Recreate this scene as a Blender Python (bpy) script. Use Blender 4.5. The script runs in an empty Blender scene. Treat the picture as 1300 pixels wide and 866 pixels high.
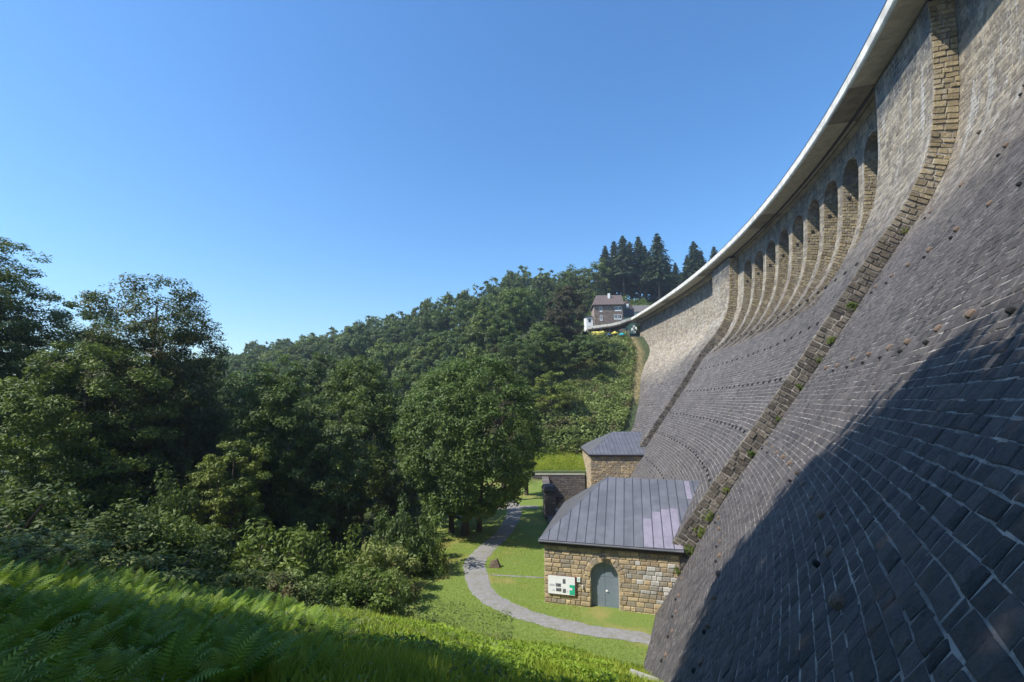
import bpy, math, random
import numpy as np
from mathutils import Vector, Matrix
rnd = random.Random(7)
rng = np.random.default_rng(11)
R = math.radians
scn = bpy.context.scene
col = scn.collection

# ------------------------------------------------------------------ camera, world, sun, exposure
F_PX, V0 = 588.4, 507.73                      # focal length in pixels of a 1300 px wide frame, horizon row
PITCH = math.atan((V0 - 433) / F_PX)
cd = bpy.data.cameras.new('camera'); cam = bpy.data.objects.new('camera', cd); col.objects.link(cam)
cd.sensor_width = 36; cd.lens = 36 * F_PX / 1300; cd.clip_start = 0.05; cd.clip_end = 4000
cam.location = (0, 0, 0); cam.rotation_euler = (math.pi / 2 + PITCH, 0, 0)
scn.camera = cam
SUN = Vector((-1, -0.42, 1.27)).normalized()  # direction towards the sun
w = bpy.data.worlds.new('World'); scn.world = w; w.use_nodes = True
nt = w.node_tree; nt.nodes.clear()
sky = nt.nodes.new('ShaderNodeTexSky'); sky.sky_type = 'NISHITA'; sky.sun_disc = False
sky.sun_elevation = math.asin(SUN.z); sky.sun_rotation = math.atan2(SUN.x, SUN.y)
sky.air_density = 1.35; sky.dust_density = 0.3; sky.ozone_density = 8.0; sky.altitude = 300
bg = nt.nodes.new('ShaderNodeBackground'); bg.inputs[1].default_value = 0.14
ow = nt.nodes.new('ShaderNodeOutputWorld')
hsv = nt.nodes.new('ShaderNodeHueSaturation'); hsv.inputs[1].default_value = 1.13; nt.links.new(sky.outputs[0], hsv.inputs[4]); nt.links.new(hsv.outputs[0], bg.inputs[0]); nt.links.new(bg.outputs[0], ow.inputs[0])
sl = bpy.data.lights.new('sun', 'SUN'); sl.energy = 4.6; sl.angle = R(0.53); sl.color = (1, 0.95, 0.87)
so = bpy.data.objects.new('sun', sl); col.objects.link(so)
so.rotation_euler = SUN.to_track_quat('Z', 'Y').to_euler()
scn.view_settings.view_transform = 'Standard'; scn.view_settings.look = 'None'
scn.view_settings.exposure = 0.62; scn.view_settings.gamma = 1.0
scn.cycles.max_bounces = 6; scn.cycles.diffuse_bounces = 3; scn.cycles.transparent_max_bounces = 4

# ------------------------------------------------------------------ helpers
def tag(o, label=None, cat=None, group=None, kind=None):
    if label: o['label'] = label
    if cat: o['category'] = cat
    if group: o['group'] = group
    if kind: o['kind'] = kind
    return o

def empty(name, loc=(0, 0, 0), rz=0, label=None, cat=None, group=None):
    o = bpy.data.objects.new(name, None); col.objects.link(o)
    o.location = loc; o.rotation_euler = (0, 0, rz); o.empty_display_size = 0.3
    return tag(o, label, cat, group)

def mesh_np(name, V, Fs, mats=(), tone=None, mat_idx=None, smooth=False):
    """V (n,3); Fs list of (m,k) int arrays"""
    me = bpy.data.meshes.new(name)
    V = np.asarray(V, np.float32)
    Fs = [np.asarray(f, np.int32) for f in Fs if len(f)]
    me.vertices.add(len(V)); me.vertices.foreach_set('co', V.ravel())
    tot = np.concatenate([np.full(len(f), f.shape[1], np.int32) for f in Fs])
    idx = np.concatenate([f.ravel() for f in Fs])
    me.loops.add(len(idx)); me.loops.foreach_set('vertex_index', idx)
    me.polygons.add(len(tot))
    st = np.zeros(len(tot), np.int32); st[1:] = np.cumsum(tot)[:-1]
    me.polygons.foreach_set('loop_start', st)
    try: me.polygons.foreach_set('loop_total', tot)
    except Exception: pass
    me.polygons.foreach_set('use_smooth', np.full(len(tot), smooth, bool))
    for m in mats: me.materials.append(m)
    if mat_idx is not None: me.polygons.foreach_set('material_index', np.asarray(mat_idx, np.int32))
    if tone is not None:
        at = me.attributes.new('tone', 'FLOAT', 'FACE'); at.data.foreach_set('value', np.asarray(tone, np.float32))
    me.update(calc_edges=True)
    return me

def link(name, me, parent=None, loc=None, rz=None, mw=None):
    o = bpy.data.objects.new(name, me); col.objects.link(o)
    if parent: o.parent = parent
    if loc is not None: o.location = loc
    if rz is not None: o.rotation_euler = (0, 0, rz)
    if mw is not None: o.matrix_local = mw
    return o

class MB:
    """collects simple solids into one mesh"""
    def __init__(s): s.V = []; s.F = []; s.n = 0
    def add(s, V, F):
        V = np.asarray(V, float); s.V.append(V); s.F += [tuple(int(i) + s.n for i in f) for f in F]; s.n += len(V); return s
    def box(s, lo, hi, M=None):
        x0, y0, z0 = lo; x1, y1, z1 = hi
        V = np.array([(x0,y0,z0),(x1,y0,z0),(x1,y1,z0),(x0,y1,z0),(x0,y0,z1),(x1,y0,z1),(x1,y1,z1),(x0,y1,z1)], float)
        if M is not None: V = np.array([M @ Vector(v) for v in V])
        return s.add(V, [(0,3,2,1),(4,5,6,7),(0,1,5,4),(1,2,6,5),(2,3,7,6),(3,0,4,7)])
    def prism(s, poly, y0, y1):
        """polygon in x,z extruded along y"""
        n = len(poly); V = [(x, y0, z) for x, z in poly] + [(x, y1, z) for x, z in poly]
        F = [tuple(range(n)), tuple(range(2*n-1, n-1, -1))] + [(i, i+n, (i+1) % n + n, (i+1) % n) for i in range(n)]
        return s.add(V, F)
    def slab(s, P, t):
        """polygon of 3D points thickened by t along its normal (downwards)"""
        P = [Vector(p) for p in P]; n = (P[1]-P[0]).cross(P[2]-P[0]).normalized(); k = len(P)
        Q = [p - n*t for p in P]
        return s.add([tuple(p) for p in P+Q], [tuple(range(k)), tuple(range(2*k-1, k-1, -1))] + [(i, i+k, (i+1) % k + k, (i+1) % k) for i in range(k)])
    def tube(s, pts, rad, k=6):
        pts = [Vector(p) for p in pts]; n0 = s.n; V = []
        for i, p in enumerate(pts):
            d = (pts[min(i+1, len(pts)-1)] - pts[max(i-1, 0)]).normalized()
            a = d.orthogonal().normalized() if abs(d.z) < 0.9 else Vector((1, 0, 0)); a = (a - d*a.dot(d)).normalized(); b = d.cross(a)
            r = rad[i] if hasattr(rad, '__len__') else rad
            for j in range(k):
                t = 2*math.pi*j/k; V.append(p + a*math.cos(t)*r + b*math.sin(t)*r)
        F = []
        for i in range(len(pts)-1):
            for j in range(k): F.append((i*k+j, i*k+(j+1) % k, (i+1)*k+(j+1) % k, (i+1)*k+j))
        F.append(tuple(range(k-1, -1, -1))); F.append(tuple((len(pts)-1)*k+j for j in range(k)))
        return s.add([tuple(v) for v in V], F)
    def mesh(s, name, mats, smooth=False):
        me = bpy.data.meshes.new(name); me.from_pydata(np.concatenate(s.V).tolist(), [], s.F)
        for m in (mats if isinstance(mats, (list, tuple)) else [mats]): me.materials.append(m)
        if smooth: me.polygons.foreach_set('use_smooth', [True]*len(me.polygons))
        me.update(); return me
    def build(s, name, mat, parent=None, loc=None, rz=None, smooth=False, mw=None):
        return link(name, s.mesh(name, mat, smooth), parent, loc, rz, mw)

# ------------------------------------------------------------------ materials
class NT:
    def __init__(s, name):
        s.m = bpy.data.materials.new(name); s.m.use_nodes = True; s.t = s.m.node_tree; s.t.nodes.clear()
        s.out = s.n('ShaderNodeOutputMaterial')
    def n(s, typ, **k):
        x = s.t.nodes.new(typ)
        for a, b in k.items(): setattr(x, a, b)
        return x
    def l(s, a, b): s.t.links.new(a, b)
    def val(s, sock, v):
        if isinstance(v, bpy.types.NodeSocket): s.l(v, sock)
        elif v is not None: sock.default_value = v if not (isinstance(v, tuple) and len(v) == 3) else (*v, 1)
    def math(s, op, a, b=None, c=None, clamp=False):
        x = s.n('ShaderNodeMath', operation=op, use_clamp=clamp); s.val(x.inputs[0], a); s.val(x.inputs[1], b)
        if c is not None: s.val(x.inputs[2], c)
        return x.outputs[0]
    def mix(s, f, a, b, mode='MIX'):
        x = s.n('ShaderNodeMix', data_type='RGBA', blend_type=mode); s.val(x.inputs[0], f); s.val(x.inputs[6], a); s.val(x.inputs[7], b); return x.outputs[2]
    def noise(s, scale, detail=4, rough=0.6, vec=None, dim='3D'):
        x = s.n('ShaderNodeTexNoise'); x.inputs['Scale'].default_value = scale; x.inputs['Detail'].default_value = detail; x.inputs['Roughness'].default_value = rough
        if vec is not None: s.l(vec, x.inputs['Vector'])
        return x.outputs[0]
    def ramp(s, f, a, b):   # smooth map range a..b -> 0..1
        x = s.n('ShaderNodeMapRange', interpolation_type='SMOOTHSTEP'); s.val(x.inputs[0], f); x.inputs[1].default_value = a; x.inputs[2].default_value = b; return x.outputs[0]
    def pos(s): return s.n('ShaderNodeNewGeometry').outputs['Position']
    def xyz(s, v): x = s.n('ShaderNodeSeparateXYZ'); s.l(v, x.inputs[0]); return x.outputs
    def scale(s, v, k): x = s.n('ShaderNodeVectorMath', operation='MULTIPLY'); s.l(v, x.inputs[0]); x.inputs[1].default_value = k; return x.outputs[0]
    def attr(s, name='tone'): return s.n('ShaderNodeAttribute', attribute_name=name).outputs
    def bump(s, h, strength=0.5, dist=0.02):
        x = s.n('ShaderNodeBump'); x.inputs['Strength'].default_value = strength; x.inputs['Distance'].default_value = dist; s.l(h, x.inputs['Height']); return x.outputs[0]
    def pbr(s, colr, rough=0.8, normal=None, metal=0.0, spec=0.5):
        b = s.n('ShaderNodeBsdfPrincipled'); s.val(b.inputs['Base Color'], colr); s.val(b.inputs['Roughness'], rough); b.inputs['Metallic'].default_value = metal
        b.inputs['Specular IOR Level'].default_value = spec
        if normal is not None: s.l(normal, b.inputs['Normal'])
        s.l(b.outputs[0], s.out.inputs[0]); return s.m

def plain(name, c, rough=0.7, var=0.25, sc=6.0, metal=0.0, spec=0.5, bump=0.3):
    t = NT(name); p = t.n('ShaderNodeTexCoord').outputs['Object']
    n = t.noise(sc, 5, 0.65, p)
    c2 = tuple(x*(1-var) for x in c); c3 = tuple(min(1, x*(1+var*0.6)) for x in c)
    cc = t.mix(t.ramp(n, 0.3, 0.7), c2, c3)
    return t.pbr(cc, rough, t.bump(n, bump, 0.01), metal, spec)

def leaf_mat(name, dark, light, alt=None, trans=0.3):
    t = NT(name); a = t.attr()[2]
    oi = t.n('ShaderNodeObjectInfo').outputs['Random']
    c = t.mix(a, dark, light)
    if alt: c = t.mix(t.ramp(t.noise(0.35, 2, 0.5, t.pos()), 0.5, 0.72), c, alt)
    k = t.math('MULTIPLY_ADD', oi, 0.35, 0.82)
    hs = t.n('ShaderNodeHueSaturation'); t.l(t.math('MULTIPLY_ADD', oi, -0.035, 0.507), hs.inputs[0]); t.l(k, hs.inputs[2]); t.l(c, hs.inputs[4]); c = hs.outputs[0]
    b = t.n('ShaderNodeBsdfPrincipled'); t.l(c, b.inputs['Base Color']); b.inputs['Roughness'].default_value = 0.55; b.inputs['Specular IOR Level'].default_value = 0.35
    tr = t.n('ShaderNodeBsdfTranslucent'); c2 = t.mix(0.35, c, (0.16, 0.24, 0.02)); t.l(c2, tr.inputs[0])
    mx = t.n('ShaderNodeMixShader'); mx.inputs[0].default_value = trans
    t.l(b.outputs[0], mx.inputs[1]); t.l(tr.outputs[0], mx.inputs[2]); t.l(mx.outputs[0], t.out.inputs[0])
    return t.m

def dam_stone_mat(name, kind):
    t = NT(name); P = t.pos(); X, Y, Z = t.xyz(P)
    a = t.attr()[2]
    # dark slate-coloured greywacke below, paler washed stone below the crest
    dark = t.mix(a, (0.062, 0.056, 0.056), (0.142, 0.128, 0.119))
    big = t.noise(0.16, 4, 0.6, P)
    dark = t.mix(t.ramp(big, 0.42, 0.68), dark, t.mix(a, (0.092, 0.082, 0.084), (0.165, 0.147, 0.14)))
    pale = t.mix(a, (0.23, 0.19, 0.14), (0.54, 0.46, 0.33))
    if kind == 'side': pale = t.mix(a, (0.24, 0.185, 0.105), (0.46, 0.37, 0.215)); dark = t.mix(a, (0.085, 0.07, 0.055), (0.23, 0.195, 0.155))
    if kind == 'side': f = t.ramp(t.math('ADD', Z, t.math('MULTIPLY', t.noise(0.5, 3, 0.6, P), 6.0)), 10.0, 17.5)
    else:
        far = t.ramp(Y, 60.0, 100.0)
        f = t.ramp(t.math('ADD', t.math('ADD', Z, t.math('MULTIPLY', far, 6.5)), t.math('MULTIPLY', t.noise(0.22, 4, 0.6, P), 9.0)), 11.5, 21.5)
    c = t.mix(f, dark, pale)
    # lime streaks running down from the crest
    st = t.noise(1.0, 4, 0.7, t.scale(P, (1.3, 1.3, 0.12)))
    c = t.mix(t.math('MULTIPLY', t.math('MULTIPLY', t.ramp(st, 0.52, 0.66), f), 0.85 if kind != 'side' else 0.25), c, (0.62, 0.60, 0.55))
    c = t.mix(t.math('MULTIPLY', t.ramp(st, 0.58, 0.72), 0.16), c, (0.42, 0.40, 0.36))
    if kind != 'side': c = t.mix(t.math('MULTIPLY', t.ramp(Z, 19.4, 20.8), t.math('MULTIPLY_ADD', t.ramp(t.noise(0.8, 4, 0.7, t.scale(P, (1, 1, 0.25))), 0.35, 0.65), -0.45, 0.95)), c, t.mix(a, (0.035, 0.045, 0.055), (0.11, 0.125, 0.135)))   # crest shadow deepened in the masonry colour under the deck, broken by noise
    gr = t.noise(9.0, 6, 0.75, P)
    c = t.mix(t.ramp(gr, 0.35, 0.75), t.mix(0.35, c, (0.02, 0.02, 0.02)), c)
    sp = t.noise(2.2, 5, 0.7, P)
    c = t.mix(t.math('MULTIPLY', t.ramp(sp, 0.6, 0.75), 0.35), c, (0.28, 0.26, 0.23))
    rf = t.noise(3.2, 8, 0.72, P); vo = t.n('ShaderNodeTexVoronoi', feature='DISTANCE_TO_EDGE'); vo.inputs['Scale'].default_value = 4.5; t.l(t.mix(0.25, P, t.n('ShaderNodeTexNoise').outputs[1]), vo.inputs['Vector'])
    crack = t.math('SUBTRACT', 1.0, t.ramp(vo.outputs['Distance'], 0.0, 0.03)); c = t.mix(t.math('MULTIPLY', t.math('MULTIPLY', crack, t.ramp(rf, 0.5, 0.62)), 0.6), c, (0.02, 0.018, 0.018))
    c = t.mix(t.math('MULTIPLY', t.ramp(t.noise(0.9, 6, 0.75, P), 0.5, 0.66), 0.5 if kind != 'side' else 0.2), c, t.mix(rf, (0.045, 0.042, 0.045), (0.20, 0.165, 0.14)))
    hgt = t.math('ADD', t.math('MULTIPLY', rf, 1.6), t.math('MULTIPLY', gr, 0.6))
    return t.pbr(c, 0.8, t.bump(hgt, 1.0, 0.07), spec=0.35)

def mortar_mat(name, c1, c2):
    t = NT(name); P = t.pos(); n = t.noise(3.0, 5, 0.7, P); n2 = t.noise(0.5, 3, 0.6, P)
    c = t.mix(t.ramp(n, 0.35, 0.65), c1, c2)
    c = t.mix(t.math('MULTIPLY', t.ramp(n2, 0.42, 0.62), 0.75), c, (0.11, 0.105, 0.1))
    return t.pbr(c, 0.9, t.bump(n, 0.6, 0.02))

M = {}
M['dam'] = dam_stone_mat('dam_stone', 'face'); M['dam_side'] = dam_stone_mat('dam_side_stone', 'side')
M['mortar'] = mortar_mat('dam_mortar', (0.14, 0.128, 0.115), (0.37, 0.335, 0.29))
M['concrete'] = plain('pale_concrete', (0.70, 0.67, 0.60), 0.85, 0.28, 1.1)
M['parapet_grey'] = plain('weathered_concrete', (0.44, 0.43, 0.38), 0.85, 0.3, 1.5)
M['concrete_side'] = plain('grey_concrete', (0.40, 0.38, 0.31), 0.85, 0.2, 1.5)
M['soffit'] = plain('soffit_concrete', (0.23, 0.21, 0.165), 0.9, 0.3, 0.8)
M['darkmetal'] = plain('dark_metal', (0.035, 0.035, 0.04), 0.5, 0.3, 8)
M['drain'] = plain('drain_stone', (0.16, 0.115, 0.085), 0.85, 0.4, 5)
M['hole'] = plain('drain_hole', (0.012, 0.012, 0.012), 0.9, 0.2, 5)
M['bark'] = plain('bark', (0.075, 0.06, 0.045), 0.9, 0.45, 5, bump=0.8)
M['leaf'] = leaf_mat('leaf_green', (0.062, 0.102, 0.022), (0.164, 0.239, 0.046))
M['leaf_round'] = leaf_mat('leaf_round', (0.042, 0.088, 0.018), (0.115, 0.2, 0.045))
M['leaf_dark'] = leaf_mat('leaf_dark', (0.048, 0.083, 0.022), (0.131, 0.194, 0.047))
M['leaf_lime'] = leaf_mat('leaf_lime', (0.068, 0.117, 0.018), (0.193, 0.268, 0.044))
M['leaf_acacia'] = leaf_mat('leaf_acacia', (0.054, 0.072, 0.018), (0.156, 0.180, 0.048), alt=(0.15, 0.11, 0.03))
M['leaf_red'] = leaf_mat('leaf_red', (0.045, 0.04, 0.02), (0.1, 0.085, 0.045))
M['leaf_hill'] = leaf_mat('leaf_hill', (0.049, 0.083, 0.021), (0.126, 0.187, 0.042), alt=(0.075, 0.095, 0.03))
M['leaf_spruce'] = leaf_mat('leaf_spruce', (0.026, 0.051, 0.023), (0.073, 0.113, 0.042), trans=0.1)
M['fern'] = leaf_mat('fern_green', (0.101, 0.203, 0.011), (0.270, 0.419, 0.034), trans=0.4)
M['grass'] = leaf_mat('grass_blade', (0.2, 0.3, 0.03), (0.42, 0.52, 0.07), trans=0.45)
M['bramble'] = leaf_mat('bramble_leaf', (0.118, 0.173, 0.040), (0.344, 0.408, 0.119), alt=(0.2, 0.16, 0.08))

# ------------------------------------------------------------------ the dam: plan curve and profile
A0, K0, K1, X0 = 0.56785, 0.0077678, -4.9364e-5, 10.2449
SS = np.arange(-40, 200.01, 0.1)
AA = A0 - K0*SS - K1*SS*SS/2
_x = np.concatenate([[0], np.cumsum((np.sin(AA[1:])+np.sin(AA[:-1]))/2*0.1)]); _y = np.concatenate([[0], np.cumsum((np.cos(AA[1:])+np.cos(AA[:-1]))/2*0.1)])
_i0 = 400; XX = _x - _x[_i0] + X0; YY = _y - _y[_i0]
def dp(s, off, z):
    s = np.asarray(s, float); a = np.interp(s, SS, AA)
    return np.stack([np.interp(s, SS, XX) - np.cos(a)*off, np.interp(s, SS, YY) + np.sin(a)*off, np.broadcast_to(z, s.shape)], -1)
CEN = [(-24,23.9),(-4.9,11.3),(-1.2,8.7),(2.5,6.2),(4.6,4.85),(7,3.3),(9.2,1.85),(10.4,.95),(11.5,.3),(12.5,-.2),(13.6,-.65),(15,-1.05),(17.2,-1.35),(19.3,-1.5),(21.7,-1.6),(30,-1.7)]
_cz = np.array([c[0] for c in CEN]); _co = np.array([c[1] for c in CEN])
_zz = np.linspace(-24, 30, 541); _oo = np.interp(_zz, _cz, _co); _k = np.hanning(17); _k /= _k.sum()
_os = np.convolve(np.pad(_oo, 8, mode='reflect', reflect_type='odd'), _k, 'valid')
cen = lambda z: np.interp(z, _zz, _os)
ZT = 23.1
def ease(z, a, b): t = np.clip((np.asarray(z, float)-a)/(b-a), 0, 1); return t*t*(3-2*t)
near = lambda z: cen(z) - 1.2 - 0.5*ease(-np.asarray(z, float), 4, 14)
pil2 = lambda z: cen(z) + 1.1 - 0.8*ease(z, 6, 15)
farp = lambda z: cen(z) + 1.1 - 2.5*ease(z, 5, 15)
niche_dep = lambda z: np.interp(z, [7.0, 8.0, 9.5, 11.0, 13.0, 17.0, 24.0], [0.0, 0.45, 1.2, 1.9, 2.5, 2.8, 2.8])
S1, S2, S2B, S3, SN = 28.0, 78.3, 86.5, 142.0, -14.0
PW = 1.0
P1E = 35.8
piers = [(P1E, 37.9)] + [(41.2+4.33*k, 42.2+4.33*k) for k in range(8)] + [(75.84, S2)]
niches = [(piers[k][1], piers[k+1][0]) for k in range(9)]
arc = lambda z: cen(z) - 1.05*ease(z, 6.0, 10.0)
def arch_z(s, n):
    r = (n[1]-n[0])/2; c = (n[0]+n[1])/2
    return 19.75 + np.sqrt(np.clip(r*r - (s-c)**2, 0, None))*1.02

class Prof:
    def __init__(s, f, zt=ZT, zb=-16.0):
        z = np.linspace(zt, zb, 900); o = f(z); L = np.concatenate([[0], np.cumsum(np.hypot(np.diff(z), np.diff(o)))])
        s.L, s.z, s.o, s.len = L, z, o, L[-1]
    def at(s, L): return np.interp(L, s.L, s.o), np.interp(L, s.L, s.z)
    def nrm(s, L):
        o1, z1 = s.at(L-0.05); o2, z2 = s.at(L+0.05); d = np.hypot(o2-o1, z2-z1)+1e-9
        return -(z2-z1)/d, (o2-o1)/d
PN, PC, PP, PF, PA = Prof(near), Prof(cen), Prof(pil2), Prof(farp), Prof(arc)

dam = empty('dam', tuple(dp(60, 0, -13.0)), 0, 'huge curved masonry gravity dam with arcade under its pale concrete crest, filling the right side', 'dam')
DI = Matrix.Translation(-Vector(dam.location))
def dlink(name, me):
    o = bpy.data.objects.new(name, me); col.objects.link(o); o.parent = dam; o.matrix_local = DI; return o

def sheet(prof, s0, s1, ds=1.0, dl=0.5, drop=0.0, zb=None, z0=None):
    L0 = 0 if z0 is None else float(np.interp(-z0, -prof.z, prof.L)); L1 = prof.len if zb is None else float(np.interp(-zb, -prof.z, prof.L))
    sg = np.linspace(s0, s1, max(2, int((s1-s0)/ds)+1)); lg = np.linspace(L0, L1, max(2, int((L1-L0)/dl)+1))
    S, L = np.meshgrid(sg, lg); o, z = prof.at(L); no, nz = prof.nrm(L)
    V = dp(S.ravel(), (o-no*drop).ravel(), (z-nz*drop).ravel()); n = len(sg); m = len(lg)
    i = (np.arange(m-1)[:, None]*n + np.arange(n-1)[None]).ravel()
    return V, np.stack([i, i+n, i+n+1, i+1], -1)

class Acc:
    def __init__(s): s.V = []; s.Q = []; s.T = []; s.n = 0
    def add(s, V, Q, tone=None):
        s.V.append(V); s.Q.append(Q+s.n); s.n += len(V); s.T.append(np.full(len(Q), 0.5) if tone is None else tone)
    def mesh(s, name, mats): return mesh_np(name, np.concatenate(s.V), [np.concatenate(s.Q)], mats, np.concatenate(s.T))

# mortar core: one sheet per section
core = Acc()
for pr, a, b, dr in ((PN, SN, S1, 0.0), (PP, S2, S2B, 0), (PF, S2B, S3, 0)):
    core.add(*sheet(pr, a, b, 1.0, 0.5, dr))
core.add(*sheet(PC, S1, P1E, 1.0, 0.5)); core.add(*sheet(PA, P1E, S2, 1.0, 0.5, z0=7.0))
for a, b in piers: core.add(*sheet(PA, a, b, 0.5, 0.4, zb=7.0))
def qstrip(A, B):
    n = len(A); V = np.concatenate([A, B]); i = np.arange(n-1); return V, np.stack([i, i+1, i+n+1, i+n], -1)
niche_back = Acc()
for n in niches:
    sg = np.linspace(n[0], n[1], 15); az = arch_z(sg, n)
    # wall above the arch
    m = 6; T = np.linspace(0, 1, m)[:, None]; Zg = az[None]*(1-T) + ZT*T; Sg = np.broadcast_to(sg, Zg.shape)
    V = dp(Sg.ravel(), arc(Zg).ravel(), Zg.ravel()); i = (np.arange(m-1)[:, None]*15 + np.arange(14)[None]).ravel()
    core.add(V, np.stack([i, i+1, i+16, i+15], -1))
    # soffit of the arch
    core.add(*qstrip(dp(sg, arc(az), az), dp(sg, arc(az)-niche_dep(az)-0.05, az)))
    # back of the niche
    zg = np.linspace(7.0, 22.0, 40); Sg, Zg = np.meshgrid(np.linspace(n[0], n[1], 5), zg)
    V = dp(Sg.ravel(), (arc(Zg)-niche_dep(Zg)).ravel(), Zg.ravel()); i = (np.arange(39)[:, None]*5 + np.arange(4)[None]).ravel()
    niche_back.add(V, np.stack([i, i+1, i+6, i+5], -1))
    for sx in n:
        zz = np.linspace(7.0, 19.8, 40)
        core.add(*qstrip(dp(np.full(40, sx), arc(zz), zz), dp(np.full(40, sx), arc(zz)-niche_dep(zz)-0.03, zz)))
# step faces between the sections
for sx, f, g in ((S1, near, cen), (P1E, arc, cen), (S2, arc, pil2), (S2B, farp, pil2)):
    zz = np.linspace(ZT, -16, 160); core.add(*qstrip(dp(np.full(160, sx), f(zz)-0.05, zz), dp(np.full(160, sx), g(zz), zz)))
dlink('mortar_core', core.mesh('mortar_core', [M['mortar']]))
dlink('niche_back', niche_back.mesh('niche_back', [M['dam_side']]))

# ---- stones
def stone_rects(prof, s0, s1, l0, l1, ch, cw, segs=None):
    """courses of stones; segs(z) gives the list of s intervals that carry wall at that height"""
    out = []; L = l0
    while L < l1-0.08:
        h = ch*rnd.uniform(0.82, 1.22); Lb = min(L+h, l1); z = float(prof.at((L+Lb)/2)[1])
        for a, b in (segs(z) if segs else [(s0, s1)]):
            if b-a < 0.12: continue
            s = a
            while s < b-1e-6:
                wd = cw*rnd.uniform(0.6, 1.55); e = s+wd
                if b-e < cw*0.45: e = b
                out.append((s, e, L, Lb)); s = e
        L = Lb
    return np.array(out)

def stones_on(prof, Rc, joint=0.035, hmin=0.02, hmax=0.07, bevel=0.03, full=True, jig=0.02, jv=1.0):
    """Rc (n,4): returns per-stone vertex block (n,k,3) and local quads"""
    n = len(Rc); s0, s1, l0, l1 = Rc.T
    j = joint/2
    js = j*jv; cs = np.stack([s0+js, s1-js, s1-js, s0+js], 1) + rng.uniform(-jig, jig, (n, 4)); cl = np.stack([l1-j, l1-j, l0+j, l0+j], 1) + rng.uniform(-jig, jig, (n, 4))*0.8
    ms = cs.mean(1, keepdims=True); ml = cl.mean(1, keepdims=True)
    ws = (s1-s0)[:, None]; wl = (l1-l0)[:, None]
    H = rng.uniform(hmin, hmax, (n, 1))
    def ring(inset, h):
        fs = 1-2*inset/ws; fl = 1-2*inset/wl; S = ms+(cs-ms)*fs; L = ml+(cl-ml)*fl
        o, z = prof.at(L); no, nz = prof.nrm(L); return dp(S, o+no*h, z+nz*h)
    hj = rng.uniform(-0.35, 0.35, (n, 4))*H
    rings = [ring(0, -0.01), ring(bevel*0.35, H*0.55), ring(bevel*1.4, H+hj)] if full else [ring(0, -0.01), ring(bevel, H+hj)]
    V = np.concatenate(rings, 1); q = []
    for r in range(len(rings)-1):
        for k in range(4): q.append((r*4+k, r*4+(k+1) % 4, r*4+4+(k+1) % 4, r*4+4+k))
    b = (len(rings)-1)*4; q.append((b, b+1, b+2, b+3))
    return V, np.array(q)

def acc_stones(acc, V, q, tone=None):
    n, k, _ = V.shape
    tone = rng.uniform(0, 1, n) if tone is None else tone
    Q = (q[None] + (np.arange(n)*k)[:, None, None]).reshape(-1, 4)
    acc.add(V.reshape(-1, 3), Q, np.repeat(tone, len(q)))

def project(P):
    c, s = math.cos(PITCH), math.sin(PITCH)
    D = P[..., 1]*c + P[..., 2]*s; U = -P[..., 1]*s + P[..., 2]*c
    return 650+F_PX*P[..., 0]/np.maximum(D, 1e-3), 433-F_PX*U/np.maximum(D, 1e-3), D

face = Acc()
# near section
Rn = stone_rects(PN, SN, S1, 0.0, PN.len, 0.26, 0.38)
V, q = stones_on(PN, Rn, 0.021, 0.003, 0.022, 0.016, True, 0.024, 1.35)
u, v, D = project(V.mean(1)); gz = -1.8-0.17*V.mean(1)[:, 0]-0.42*V.mean(1)[:, 1]
vis = (D > 0.5) & (u > -20) & (u < 1330) & (v > -20) & (v < 890) & (V.mean(1)[:, 2] > np.maximum(gz, -13)-0.1)
size = np.where(vis, 1/np.maximum(D, 0.5), 0); big = np.argsort(-size)[:292]; big = big[size[big] > 0]
tone_n = rng.uniform(0, 1, len(Rn))
for i in big:
    vv = V[i]
    # large blocks near the camera: a finer, hewn outer face
    a, b, c, d = vv[8], vv[9], vv[10], vv[11]; g = 5
    nn = np.cross(b-a, d-a); nn /= np.linalg.norm(nn)+1e-9
    gu, gv = np.meshgrid(np.linspace(0, 1, g), np.linspace(0, 1, g))
    P = (a*((1-gu)*(1-gv))[..., None] + b*(gu*(1-gv))[..., None] + c*(gu*gv)[..., None] + d*((1-gu)*gv)[..., None])
    edge = np.minimum(np.minimum(gu, 1-gu), np.minimum(gv, 1-gv)); nn *= np.sign(nn @ (vv[8]-vv[0])); P = P + nn*((edge > 0)*(0.008+rng.uniform(-0.006, 0.012, gu.shape)))[..., None]
    VV = np.concatenate([vv[:8], P.reshape(-1, 3)]); fq = [qq for qq in q[:4]]
    cr = [8, 8+g-1, 8+g*g-1, 8+g*(g-1)]
    ringi = [[8+k for k in range(g)], [8+g-1+g*k for k in range(g)], [8+g*g-1-k for k in range(g)], [8+g*(g-1)-g*k for k in range(g)]]
    faces = [tuple(int(x) for x in f) for f in fq]
    for k in range(4): faces.append((4+k, 4+(k+1) % 4) + tuple(ringi[k][::-1]))
    for r in range(g-1):
        for cc in range(g-1): x = 8+r*g+cc; faces.append((x, x+1, x+g+1, x+g))
    o0 = VV.mean(0); me = bpy.data.meshes.new('stone'); me.from_pydata((VV-o0).tolist(), [], faces); me.materials.append(M['dam'])
    at = me.attributes.new('tone', 'FLOAT', 'FACE'); at.data.foreach_set('value', np.full(len(faces), tone_n[i], np.float32)); me.update()
    o = bpy.data.objects.new('stone', me); col.objects.link(o); o.parent = dam; o.matrix_local = DI @ Matrix.Translation(Vector(o0))
rest = np.setdiff1d(np.arange(len(Rn)), big)
acc_stones(face, V[rest], q, tone_n[rest])
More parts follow.
